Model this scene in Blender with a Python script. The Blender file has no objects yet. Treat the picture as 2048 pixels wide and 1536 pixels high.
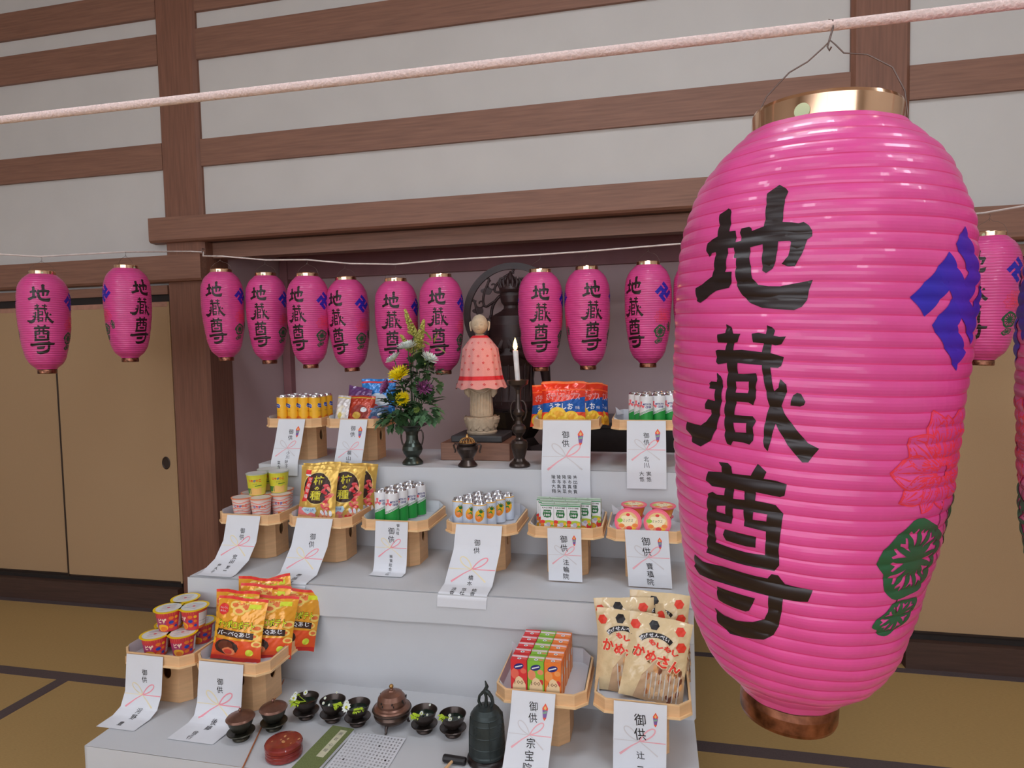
import bpy, bmesh, math, random
from mathutils import Vector, Matrix
from mathutils.geometry import tessellate_polygon
random.seed(7)
SC = bpy.context.scene
COL = SC.collection
PI = math.pi

# ------------------------------------------------------------------ camera
cam = bpy.data.cameras.new('camera')
cam.sensor_width = 36.0
cam.lens = 36.0 * 1290.0 / 2048.0
cam.clip_start = 0.02
CAM = bpy.data.objects.new('camera', cam)
COL.objects.link(CAM)
RX = Vector((5797.0, 47.0, 1290.0)).normalized()          # world X seen in camera axes
s_ = .0205
t_ = RX.z * 1290.0 / (RX.x * s_ - RX.y)
RZ = -Vector((s_ * t_, -t_, -1290.0)).normalized() * (1 if t_ > 0 else -1)
RY = RZ.cross(RX)
M = Matrix((RX, RY, RZ)).to_4x4()
M.translation = Vector((0, 0, 1.6))
CAM.matrix_world = M
SC.camera = CAM

# ------------------------------------------------------------------ light and exposure
SC.view_settings.view_transform = 'Standard'
SC.view_settings.look = 'None'
SC.view_settings.gamma = 1.0
SC.view_settings.use_curve_mapping = False
SC.view_settings.exposure = 1.1
LAMP = 9.0          # ceiling light diffusers
FILL = 1.5         # glow of the fill panels added out of view behind the viewer
w = bpy.data.worlds.new('world'); SC.world = w; w.use_nodes = True
w.node_tree.nodes['Background'].inputs[0].default_value = (0.75, 0.85, 1, 1)
w.node_tree.nodes['Background'].inputs[1].default_value = 0.35

# ------------------------------------------------------------------ materials
def lin(c):
    return tuple(((v / 255.0) / 12.92 if v / 255.0 <= 0.04045 else (((v / 255.0) + 0.055) / 1.055) ** 2.4) for v in c)
MATS = {}
def mat(name, rgb, rough=0.5, metal=0.0, kind=None, amt=0.12, scale=30.0, bump=0.0, emit=0.0, sss=0.0, trans=0.0, coat=0.0, alpha=1.0, stretch=(1, 1, 1)):
    if name in MATS: return MATS[name]
    m = bpy.data.materials.new(name); m.use_nodes = True
    nt = m.node_tree; b = nt.nodes['Principled BSDF']
    c = lin(rgb)
    b.inputs['Base Color'].default_value = (*c, 1)
    b.inputs['Roughness'].default_value = rough
    b.inputs['Metallic'].default_value = metal
    b.inputs['Coat Weight'].default_value = coat
    b.inputs['Transmission Weight'].default_value = trans
    b.inputs['Alpha'].default_value = alpha
    if emit:
        b.inputs['Emission Color'].default_value = (*c, 1); b.inputs['Emission Strength'].default_value = emit
    if sss:
        b.inputs['Subsurface Weight'].default_value = sss
        b.inputs['Subsurface Radius'].default_value = (.01, .006, .005)
    tc = nt.nodes.new('ShaderNodeTexCoord'); mp = nt.nodes.new('ShaderNodeMapping')
    mp.inputs['Scale'].default_value = stretch
    nt.links.new(tc.outputs['Object'], mp.inputs['Vector'])
    n = nt.nodes.new('ShaderNodeTexNoise'); n.inputs['Scale'].default_value = scale; n.inputs['Detail'].default_value = 4
    nt.links.new(mp.outputs['Vector'], n.inputs['Vector'])
    r = nt.nodes.new('ShaderNodeValToRGB')
    r.color_ramp.elements[0].position = .3; r.color_ramp.elements[1].position = .7
    r.color_ramp.elements[0].color = (*[v * (1 - amt) for v in c], 1)
    r.color_ramp.elements[1].color = (*[min(1, v * (1 + amt)) for v in c], 1)
    nt.links.new(n.outputs['Fac'], r.inputs['Fac'])
    nt.links.new(r.outputs['Color'], b.inputs['Base Color'])
    if bump:
        bp = nt.nodes.new('ShaderNodeBump'); bp.inputs['Strength'].default_value = bump; bp.inputs['Distance'].default_value = .01
        nt.links.new(n.outputs['Fac'], bp.inputs['Height']); nt.links.new(bp.outputs['Normal'], b.inputs['Normal'])
    MATS[name] = m
    return m
def ink(rgb, rough=.45):                      # printed colour
    return mat('print_%d_%d_%d' % tuple(rgb), rgb, rough, amt=.03, scale=60)

WALL = mat('plaster', (206, 202, 198), .9, amt=.03, scale=3, bump=.05)
WOOD = mat('brown_timber', (138, 98, 80), .55, amt=.16, scale=9, stretch=(.5, 6, 10), bump=.05)
WOODV = mat('brown_timber_upright', (130, 88, 70), .55, amt=.16, scale=9, stretch=(10, 8, .5), bump=.05)
DARKW = mat('dark_timber_and_shade', (72, 50, 42), .6, amt=.2, scale=9, stretch=(.5, 6, 10))
BLACKW = mat('dark_gap', (32, 24, 22), .7)
ALC = mat('alcove_plaster', (204, 180, 182), .9, amt=.04, scale=3)
ALCW = mat('alcove_timber', (156, 108, 112), .7, amt=.1, scale=6)
FUS = mat('sliding_door_paper', (176, 144, 108), .8, amt=.03, scale=260, bump=.03)
FUSE = mat('sliding_door_edge', (52, 36, 28), .5)
TAT = mat('tatami_straw', (178, 146, 92), .75, amt=.10, scale=60, stretch=(1, 12, 1), bump=.04)
HERI = mat('tatami_border_cloth', (88, 74, 74), .8, amt=.12, scale=200)
CLOTH = mat('white_altar_cloth', (206, 208, 212), .8, amt=.02, scale=6, bump=.03)
PAPER = mat('white_paper', (226, 228, 234), .75, amt=.01, scale=20)
LINER = mat('liner_paper', (214, 216, 222), .75, amt=.01, scale=20)
CYP = mat('pale_cypress', (232, 186, 138), .5, amt=.07, scale=14, stretch=(1, 1, 7), bump=.02)
CYPE = mat('pale_cypress_edge', (240, 200, 150), .5, amt=.05, scale=14)
PINK = mat('pink_lantern_paper', (222, 78, 150), .34, amt=.10, scale=9, sss=.12, stretch=(1.6, 1.6, .6), coat=.25, bump=.3)
PINKD = mat('lantern_rib', (214, 50, 120), .5, amt=.05)
SUMI = mat('black_brush_ink', (34, 20, 20), .33, amt=.1)
BLUEM = mat('blue_mark', (44, 34, 172), .45, amt=.08)
REDL = mat('red_flower_print', (238, 56, 72), .5)
GRNL = mat('green_leaf_print', (34, 92, 56), .5)
BRASS = mat('copper_gold_ring', (250, 204, 168), .14, metal=1.0, amt=.1, scale=12)
COPD = mat('tarnished_copper', (158, 106, 84), .34, metal=1.0, amt=.75, scale=55)
WIRE = mat('grey_wire', (120, 104, 98), .4, metal=.9)
STRING = mat('white_cord', (226, 214, 208), .85)
CORD = mat('fuzzy_cord', (232, 208, 202), .95, amt=.12, scale=400, bump=.4)
BRONZE = mat('dark_bronze', (78, 68, 64), .30, metal=.75, amt=.25, scale=20)
BRONZ2 = mat('brown_bronze', (134, 98, 84), .34, metal=.7, amt=.2, scale=20)
BELLM = mat('green_black_bronze', (60, 68, 68), .45, metal=.6, amt=.25, scale=30, bump=.1)
GOLD = mat('dull_gold', (186, 146, 90), .35, metal=.9)
STONE = mat('pale_stone', (196, 176, 150), .8, amt=.12, scale=60, bump=.15)
BIB = mat('pink_cotton', (224, 152, 148), .85, amt=.05, scale=300)
BIBR = mat('red_ribbon', (216, 40, 50), .7)
DWOOD = mat('black_lacquer', (34, 26, 26), .3, amt=.2)
STAT = mat('dark_carved_wood', (58, 38, 38), .4, amt=.3, scale=14, bump=.2)
BOXW = mat('brown_box_wood', (136, 98, 80), .6, amt=.15, scale=10, stretch=(1, 8, 8))
SILV = mat('tin_lid', (216, 216, 220), .22, metal=1.0)
WAX = mat('white_wax', (236, 232, 232), .5, sss=.3)
FLAME = mat('flame', (255, 190, 90), .5, emit=14)
LEAF = mat('dark_leaf', (66, 98, 60), .5, amt=.3, scale=40)
LEAFL = mat('light_leaf', (150, 172, 88), .55, amt=.2, scale=40)
LIME = mat('lime_sprig', (186, 214, 50), .5)
LACQ = mat('red_lacquer', (134, 42, 38), .25, amt=.2, scale=50, coat=.5)
GLOW = mat('lamp_diffuser', (238, 246, 255), .5, emit=LAMP)
FILLP = mat('shoji_paper', (235, 240, 250), .8, emit=FILL)
CEIL = mat('ceiling_boards', (176, 156, 140), .7, amt=.12, scale=6, stretch=(.4, 6, 1))
BLACK = mat('black_print', (26, 22, 24), .4)
GREYINK = mat('grey_brush_ink', (58, 58, 62), .6)

# ------------------------------------------------------------------ mesh builder
class MB:
    def __init__(s): s.v = []; s.f = []; s.m = []; s.s = []; s.mats = []
    def mi(s, m):
        if m not in s.mats: s.mats.append(m)
        return s.mats.index(m)
    def add(s, vs, fs, m, smooth=False):
        o = len(s.v); k = s.mi(m); s.v += [tuple(v) for v in vs]
        for f in fs: s.f.append([o + i for i in f]); s.m.append(k); s.s.append(smooth)
    def box(s, x0, x1, y0, y1, z0, z1, m):
        vs = [(x, y, z) for z in (z0, z1) for y in (y0, y1) for x in (x0, x1)]
        s.add(vs, [(0, 2, 3, 1), (4, 5, 7, 6), (0, 1, 5, 4), (2, 6, 7, 3), (0, 4, 6, 2), (1, 3, 7, 5)], m)
    def lathe(s, prof, m, seg=24, c=(0, 0, 0), smooth=True, ax=None, sy=1.0):
        # prof: (r, z[, material]) bottom to top
        rows = []
        for p in prof:
            rows.append([(c[0] + p[0] * math.cos(2 * PI * k / seg), c[1] + p[0] * sy * math.sin(2 * PI * k / seg), c[2] + p[1]) for k in range(seg)])
        for i in range(len(prof) - 1):
            mm = prof[i][2] if len(prof[i]) > 2 else m
            s.add(rows[i] + rows[i + 1], [(k, (k + 1) % seg, seg + (k + 1) % seg, seg + k) for k in range(seg)], mm, smooth)
        for i, rev in ((0, True), (len(prof) - 1, False)):
            if prof[i][0] > 1e-5:
                f = list(range(seg)); s.add(rows[i], [f[::-1] if rev else f], prof[i][2] if len(prof[i]) > 2 and not rev else m, False)
    def tube(s, pts, r, m, seg=6, closed=False, smooth=True):
        pts = [Vector(p) for p in pts]; n = len(pts); rr = r if isinstance(r, (list, tuple)) else [r] * n
        rows = []; up = None
        for i, p in enumerate(pts):
            a = pts[i - 1] if (i > 0 or closed) else p; b = pts[(i + 1) % n] if (i < n - 1 or closed) else p
            d = (b - a).normalized() if (b - a).length > 1e-9 else Vector((0, 0, 1))
            if up is None: up = d.orthogonal().normalized()
            up = (up - d * up.dot(d)); up = up.normalized() if up.length > 1e-6 else d.orthogonal().normalized()
            q = d.cross(up)
            rows.append([p + (up * math.cos(2 * PI * k / seg) + q * math.sin(2 * PI * k / seg)) * rr[i] for k in range(seg)])
        vs = [v for row in rows for v in row]; fs = []
        for i in range(n if closed else n - 1):
            j = (i + 1) % n
            fs += [(i * seg + k, i * seg + (k + 1) % seg, j * seg + (k + 1) % seg, j * seg + k) for k in range(seg)]
        s.add(vs, fs, m, smooth)
        if not closed:
            s.add(rows[0], [list(range(seg))[::-1]], m); s.add(rows[-1], [list(range(seg))], m)
    def plate(s, out, holes, fn, t, m, mside=None):
        loops = [[Vector((p[0], p[1], 0)) for p in l] for l in [out] + list(holes)]
        flat = [p for l in loops for p in l]; tris = tessellate_polygon(loops)
        n = len(flat)
        vs = [fn(p.x, p.y, t) for p in flat] + [fn(p.x, p.y, 0) for p in flat]
        s.add(vs, [tuple(a) for a in tris] + [tuple(n + i for i in a[::-1]) for a in tris], m)
        o = 0; fs = []
        for l in loops:
            k = len(l); fs += [(o + i, o + (i + 1) % k, n + o + (i + 1) % k, n + o + i) for i in range(k)]; o += k
        s.add(vs, fs, mside or m)
    def ball(s, c, r, m, seg=12, rings=8, sc=(1, 1, 1)):
        vs = []; fs = []
        for i in range(rings + 1):
            ph = PI * i / rings
            for k in range(seg):
                vs.append((c[0] + r * sc[0] * math.sin(ph) * math.cos(2 * PI * k / seg), c[1] + r * sc[1] * math.sin(ph) * math.sin(2 * PI * k / seg), c[2] + r * sc[2] * math.cos(ph)))
        for i in range(rings):
            for k in range(seg):
                fs.append((i * seg + k, (i + 1) * seg + k, (i + 1) * seg + (k + 1) % seg, i * seg + (k + 1) % seg))
        s.add(vs, fs, m, True)
    def grid(s, nu, nv, fn, m, smooth=True, flip=False):
        vs = [fn(i / nu, j / nv) for j in range(nv + 1) for i in range(nu + 1)]; W = nu + 1
        fs = [(j * W + i, j * W + i + 1, (j + 1) * W + i + 1, (j + 1) * W + i) for j in range(nv) for i in range(nu)]
        if flip: fs = [f[::-1] for f in fs]
        s.add(vs, fs, m, smooth)
    def xform(s, M, start=0):
        for i in range(start, len(s.v)): s.v[i] = tuple(M @ Vector(s.v[i]))
    def build(s, name, parent=None, bevel=0, fixn=False):
        me = bpy.data.meshes.new(name); me.from_pydata(s.v, [], s.f)
        for m in s.mats: me.materials.append(m)
        me.polygons.foreach_set('material_index', s.m); me.polygons.foreach_set('use_smooth', s.s)
        me.update()
        if fixn:
            b = bmesh.new(); b.from_mesh(me); bmesh.ops.recalc_face_normals(b, faces=b.faces); b.to_mesh(me); b.free()
        o = bpy.data.objects.new(name, me); COL.objects.link(o)
        if parent: o.parent = parent
        if bevel:
            md = o.modifiers.new('bevel', 'BEVEL'); md.width = bevel; md.segments = 2; md.limit_method = 'ANGLE'
        return o
def box_obj(name, b, m, parent=None, bevel=0):
    mb = MB(); mb.box(*b, m); return mb.build(name, parent, bevel)
def thing(name, label, cat, loc=(0, 0, 0), rz=0.0, group=None):
    o = bpy.data.objects.new(name, None); o.empty_display_size = .02; COL.objects.link(o)
    o.location = loc; o.rotation_euler = (0, 0, rz); o['label'] = label; o['category'] = cat
    if group: o['group'] = group
    return o
def tag(o, label, cat, group=None):
    o['label'] = label; o['category'] = cat
    if group: o['group'] = group
    return o
def struct(o): o['kind'] = 'structure'; return o
def dup(root, label=None, loc=None, rz=None, group=None):
    r = root.copy(); COL.objects.link(r)
    if loc is not None: r.location = loc
    if rz is not None: r.rotation_euler = tuple(rz) if hasattr(rz, '__len__') else (0, 0, rz)
    if label: r['label'] = label
    if group: r['group'] = group
    for ch in list(root.children):
        c = ch.copy(); COL.objects.link(c); c.parent = r
        for g in ch.children:
            d = g.copy(); COL.objects.link(d); d.parent = c
    return r
class Kind:                                    # first use moves the prototype, later ones copy it
    def __init__(s, o): s.o = o; s.n = 0
    def put(s, label, loc, rz=0, group=None, sc=None):
        s.n += 1
        if s.n == 1:
            o = s.o; o.location = loc; o['label'] = label
            o.rotation_euler = tuple(rz) if hasattr(rz, '__len__') else (0, 0, rz)
            if group: o['group'] = group
        else: o = dup(s.o, label, loc, rz, group)
        if sc: o.scale = sc
        return o

# ------------------------------------------------------------------ flat printed graphics
TXT = {}
def text_tris(s, bold=0, res=1):
    k = (s, bold, res)
    if k not in TXT:
        c = bpy.data.curves.new('t', 'FONT'); c.body = s; c.resolution_u = res; c.offset = bold
        o = bpy.data.objects.new('t', c); me = bpy.data.meshes.new_from_object(o)
        vs = [(v.co.x, v.co.y) for v in me.vertices]; ps = [tuple(p.vertices) for p in me.polygons]
        bpy.data.objects.remove(o); bpy.data.curves.remove(c); bpy.data.meshes.remove(me)
        x0 = min(v[0] for v in vs); x1 = max(v[0] for v in vs); y0 = min(v[1] for v in vs); y1 = max(v[1] for v in vs)
        TXT[k] = ([((x - (x0 + x1) / 2) / (x1 - x0), (y - (y0 + y1) / 2) / (y1 - y0)) for x, y in vs], ps)
    return TXT[k]
class Cv:
    def __init__(s): s.it = []
    def _t(s, m, vs, fs): s.it.append((m, vs, fs))
    def poly(s, m, pts, holes=()):
        loops = [[Vector((p[0], p[1], 0)) for p in l] for l in [pts] + list(holes)]
        s._t(m, [(p.x, p.y) for l in loops for p in l], [tuple(t) for t in tessellate_polygon(loops)])
    def rect(s, m, x0, y0, x1, y1): s._t(m, [(x0, y0), (x1, y0), (x1, y1), (x0, y1)], [(0, 1, 2, 3)])
    def ell(s, m, cx, cy, rx, ry, n=14, a0=0, rot=0):
        c_, s__ = math.cos(rot), math.sin(rot)
        s._t(m, [(cx + rx * math.cos(2 * PI * k / n) * c_ - ry * math.sin(2 * PI * k / n) * s__, cy + rx * math.cos(2 * PI * k / n) * s__ + ry * math.sin(2 * PI * k / n) * c_) for k in range(n)], [tuple(range(n))])
    def stroke(s, m, pts, w):
        n = len(pts); L = []; Rr = []
        for i, p in enumerate(pts):
            a = pts[max(0, i - 1)]; b = pts[min(n - 1, i + 1)]; dx, dy = b[0] - a[0], b[1] - a[1]; l = math.hypot(dx, dy) or 1
            ww = (w[i] if isinstance(w, (list, tuple)) else w) / 2
            L.append((p[0] - dy / l * ww, p[1] + dx / l * ww)); Rr.append((p[0] + dy / l * ww, p[1] - dx / l * ww))
        s._t(m, L + Rr, [(i, n + i, n + i + 1, i + 1) for i in range(n - 1)])
    def text(s, m, t, cx, cy, w, h, bold=0, shear=0, rot=0, res=1):
        vs, ps = text_tris(t, bold, res); c_, s__ = math.cos(rot), math.sin(rot); o = []
        for x, y in vs:
            x, y = x * w, y * h; x += shear * y; o.append((cx + x * c_ - y * s__, cy + x * s__ + y * c_))
        s._t(m, o, ps)
    def otext(s, m, mo, t, cx, cy, w, h, shear=0, rot=0, b=.05):       # outlined text
        s.text(mo, t, cx, cy, w + h * .12, h * 1.14, bold=b, shear=shear, rot=rot)
        s.text(m, t, cx, cy, w, h, bold=b * .45, shear=shear, rot=rot)
    def apply(s, mb, fn, eps=.0004, xs=(), ys=(), clip=None, base=1.5, lay=2.5e-5, diag=None, smooth=False):
        for L, (m, vs, fs) in enumerate(s.it):
            off = eps * base + L * lay
            if xs or ys or clip:
                b = bmesh.new(); bv = [b.verts.new((x, y, 0)) for x, y in vs]
                for f in fs:
                    try: b.faces.new([bv[i] for i in f])
                    except ValueError: pass
                x0 = min(v[0] for v in vs); x1 = max(v[0] for v in vs); y0 = min(v[1] for v in vs); y1 = max(v[1] for v in vs)
                for q, ax_, lo, hi in ((xs, 0, x0, x1), (ys, 1, y0, y1)):
                    for c in q:
                        if lo < c < hi:
                            n = (1, 0, 0) if ax_ == 0 else (0, 1, 0); co = (c, 0, 0) if ax_ == 0 else (0, c, 0)
                            bmesh.ops.bisect_plane(b, geom=b.verts[:] + b.edges[:] + b.faces[:], plane_co=co, plane_no=n, dist=1e-7)
                if diag:                                   # cell diagonals: lines x / dw - y / dh = k
                    dw, dh, ox = diag; nn = Vector((1 / dw, -1 / dh, 0)); k0 = (x0 - ox) / dw - y1 / dh; k1 = (x1 - ox) / dw - y0 / dh
                    for k in range(math.ceil(k0), math.floor(k1) + 1):
                        bmesh.ops.bisect_plane(b, geom=b.verts[:] + b.edges[:] + b.faces[:], plane_co=(ox + k * dw, 0, 0), plane_no=nn, dist=1e-7)
                if clip:
                    for co, n in (((clip[0], 0, 0), (-1, 0, 0)), ((clip[2], 0, 0), (1, 0, 0)), ((0, clip[1], 0), (0, -1, 0)), ((0, clip[3], 0), (0, 1, 0))):
                        bmesh.ops.bisect_plane(b, geom=b.verts[:] + b.edges[:] + b.faces[:], plane_co=co, plane_no=n, clear_outer=True, dist=1e-7)
                b.verts.index_update()
                V = [(v.co.x, v.co.y) for v in b.verts]; Fs = [tuple(v.index for v in f.verts) for f in b.faces]; b.free()
            else: V, Fs = vs, fs
            if V: mb.add([fn(x, y, off) for x, y in V], Fs, m, smooth)
def frange(a, b, n): return [a + (b - a) * i / n for i in range(n + 1)]
ORD = ['first', 'second', 'third', 'fourth', 'fifth', 'sixth', 'seventh', 'eighth', 'ninth', 'tenth']

# ------------------------------------------------------------------ room shell
WY = 3.47
PX = (-2.925, -2.655, .925, 1.18)        # pillar edges
T1, T2, T3 = .405, .765, 1.11
XL, XR = -6.0, 4.2
def S(name, b, m, bevel=0): return struct(box_obj(name, b, m, bevel=bevel))
# floor: mats with cloth borders
fl = MB()
fl.box(XL, XR, -4.2, 4.4, -.05, 0, TAT)
h = .034
for y in (2.585, .72, -1.1): fl.box(XL, XR, y - h, y + h, 0, .0015, HERI)
fl.box(XL, XR, WY - .115, WY - .07, 0, .0015, HERI)
for x, ya, yb in ((-2.885, .754, 2.551), (-4.75, .754, 2.551), (.80, .754, 2.551), (-1.02, .754, 2.551), (2.62, .754, 2.551), (-2.0, -1.06, .686), (0, -1.06, .686)):
    fl.box(x - h, x + h, ya, yb, 0, .0015, HERI)
struct(fl.build('floor'))
struct(box_obj('ceiling', (XL, XR, -4.2, 4.4, 4.3, 4.4), CEIL))
S('wall_left', (XL - .1, XL, -4.2, 4.4, 0, 4.3), WALL)
S('wall_right', (XR, XR + .1, -4.2, 4.4, 0, 4.3), WALL)
# back wall of white plaster above the openings
bw = MB()
bw.box(PX[0] + .05, PX[3] - .05, WY, WY + .08, 2.42, 4.3, WALL)
bw.box(XL, PX[0] + .05, WY, WY + .08, 2.0, 4.3, WALL); bw.box(PX[3] - .05, XR, WY, WY + .08, 2.0, 4.3, WALL)
bw.box(XL, -2.75, WY + .02, WY + .1, 0, 2.2, WALL)
bw.box(1.05, XR, WY + .02, WY + .1, 0, 2.2, WALL)
struct(bw.build('wall_back'))
def pillar(x0, x1, y0, y1, z1):
    mb = MB(); c = .018
    out = [(x0 + c, y0), (x1 - c, y0), (x1, y0 + c), (x1, y1), (x0, y1), (x0, y0 + c)]
    mb.plate(out, [], lambda x, y, d: (x, y, d), z1, WOODV); return mb.build('trim_1', fixn=True)
n_tr = [0]
def trim(o): n_tr[0] += 1; o.name = 'trim_%d' % n_tr[0]; return struct(o)
trim(pillar(PX[0], PX[1], WY - .035, 3.66, 4.3))
trim(pillar(PX[2], PX[3], WY - .035, 3.66, 4.3))
# through beams of the upper wall, laid between and beside the pillars
for z0, z1 in ((2.731, 2.889), (3.357, 3.533), (3.632, 3.80)):
    for xa, xb in ((XL, PX[0]), (PX[1], PX[2]), (PX[3], XR)):
        trim(box_obj('trim', (xa, xb, WY - .02, WY, z0, z1), WOOD))
# lintel rail in front of the alcove, passing over both pillars
def rail(x0, x1, z0, z1, y, back=-.02):
    mb = MB(); b = .012
    mb.plate([(y, z0 + b), (y + b, z0), (WY + back, z0 - .004), (WY + back, z1), (y, z1)], [], lambda a, z, d: (x0 + d, a, z), x1 - x0, WOOD)
    return mb.build('trim', fixn=True)
trim(rail(-3.0, 1.25, 2.283, 2.43, WY - .075))
trim(box_obj('trim', (PX[1], PX[2], WY - .02, WY + .08, 2.283, 2.42), DARKW))  # soffit filler, coloured darker to put in the shade under the lintel
trim(rail(XL, PX[1] + .005, 2.047, 2.203, WY - .075))
trim(rail(PX[2] - .005, XR, 2.047, 2.203, WY - .075))
# second member under the alcove lintel, slightly recessed
trim(box_obj('trim', (PX[1], PX[2], WY + .05, WY + .14, 2.19, 2.283), WOOD))
# door heads, grooves and sills left and right of the alcove
for xa, xb in ((XL, PX[0]), (PX[3], XR)):
    trim(box_obj('trim', (xa, xb, WY - .03, WY + .02, 1.975, 2.03), WOOD))
    trim(box_obj('trim', (xa, xb, WY - .015, WY + .02, 1.93, 1.975), BLACKW))
    struct(box_obj('baseboard_%s' % ('left' if xa < -3 else 'right'), (xa, xb, WY - .07, WY + .02, 0, .135), DARKW))
    trim(box_obj('trim', (xa, xb, WY - .03, WY + .02, .135, .158), BLACKW))
# sliding doors
dn = [0]
def fusuma(x0, x1, y, handle=None, plain_end=False):
    dn[0] += 1
    mb = MB(); e = .012
    mb.box(x0 + e, x1 - e, y - .012, y + .012, .17, 1.93, FUS)
    mb.box(x0, x1, y - .010, y + .010, .158, .172, FUSE)
    mb.box(x0, x0 + e, y - .014, y + .010, .158, 1.93, FUSE); mb.box(x1 - e, x1, y - (.0115 if plain_end else .014), y + .010, .158, 1.93, FUS if plain_end else FUSE)
    mb.box(x0 + e, x1 - e, y - .014, y - .010, 1.90, 1.93, mat('door_top_rail', (176, 128, 108), .5))
    o = struct(mb.build('door_%d' % dn[0]))
    if handle:
        hb = MB(); hb.lathe([(0.0, -.002), (.026, -.002), (.030, .003), (.026, .006), (.022, .002), (0, .001)], FUSE, 24)
        hb.xform(Matrix.Translation((handle, y - .012, .925)) @ Matrix.Rotation(PI / 2, 4, 'X') @ Matrix.Diagonal((1, 1.35, 1, 1)))
        hb.build('door_handle', o)
fusuma(-3.80, -2.925, WY - .012, -3.0, True)
fusuma(-4.70, -3.79, WY + .008, None)
fusuma(-5.6, -4.70, WY - .012, None)
fusuma(1.19, 2.06, WY + .0, None)
fusuma(2.04, 2.95, WY - .012, None)
# alcove
ab = MB()
ab.box(PX[0], PX[1] - .004, 3.66, 4.4, 0, 2.6, ALC)
ab.box(PX[2] + .004, PX[3], 3.66, 4.4, 0, 2.6, ALC)
ab.box(PX[0], PX[3], 4.30, 4.4, 0, 2.6, ALC)
struct(ab.build('wall_alcove'))
trim(box_obj('trim', (PX[1], PX[1] + .06, 4.24, 4.30, 0, 2.6), ALCW))
trim(box_obj('trim', (PX[2] - .06, PX[2], 4.24, 4.30, 0, 2.6), ALCW))
trim(box_obj('trim', (PX[1] + .06, PX[2] - .06, 4.25, 4.30, 2.13, 2.6), ALCW))
S('ceiling_alcove', (PX[0], PX[3], WY + .08, 4.4, 2.6, 2.65), ALCW)
# wall behind the viewer with unseen glowing panels added for soft fill and reflections
vb = MB(); vb.box(XL, XR, -4.3, -4.2, 0, .8, WALL); vb.box(XL, XR, -4.3, -4.2, 3.4, 4.3, WALL)
vb.box(XL, -4.5, -4.3, -4.2, .8, 3.4, WALL); vb.box(3.0, XR, -4.3, -4.2, .8, 3.4, WALL)
struct(vb.build('wall_front'))
for i in range(4):
    x0 = -4.5 + i * 1.875
    o = S('fill_panel_%d' % (i + 1), (x0 + .04, x0 + 1.835, -4.27, -4.25, .84, 3.36), FILLP)
    g = MB()
    for k in range(6): xx = x0 + 1.875 * k / 5; g.box(xx - .015, xx + .015, -4.25, -4.22, .8, 3.4, WOODV)
    for k in range(6): zz = .8 + 2.6 * k / 5; g.box(x0, x0 + 1.875, -4.25, -4.225, zz - .012, zz + .012, WOODV)
    g.build('fill_panel_frame', o)
# ceiling lights (above and behind the viewer)
lp = MB(); lp.box(-.62, .62, -.19, .19, -.05, 0, mat('lamp_housing', (230, 230, 230), .5))
lt = thing('ceiling_light', 'x', 'ceiling light'); lp.build('housing', lt)
ld = MB(); ld.box(-.58, .58, -.15, .15, -.065, -.05, GLOW); ld.build('diffuser', lt)
KL = Kind(lt)
for i, (x, y, lb) in enumerate(((-2.6, -.2, 'long ceiling light over the left side of the room, nearer the alcove'), (.1, 1.3, 'long ceiling light in front of the alcove, above the altar steps'), (2.4, .6, 'long ceiling light over the right side of the room, nearer the alcove'),
        (-3.2, -1.6, 'long ceiling light over the left side, behind the viewer'), (-.6, -1.6, 'long ceiling light behind the viewer in the middle of the room'), (2.0, -1.6, 'long ceiling light over the right side, behind the viewer'))):
    KL.put(lb, (x, y, 4.3), 0, 'long ceiling lights')
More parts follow.
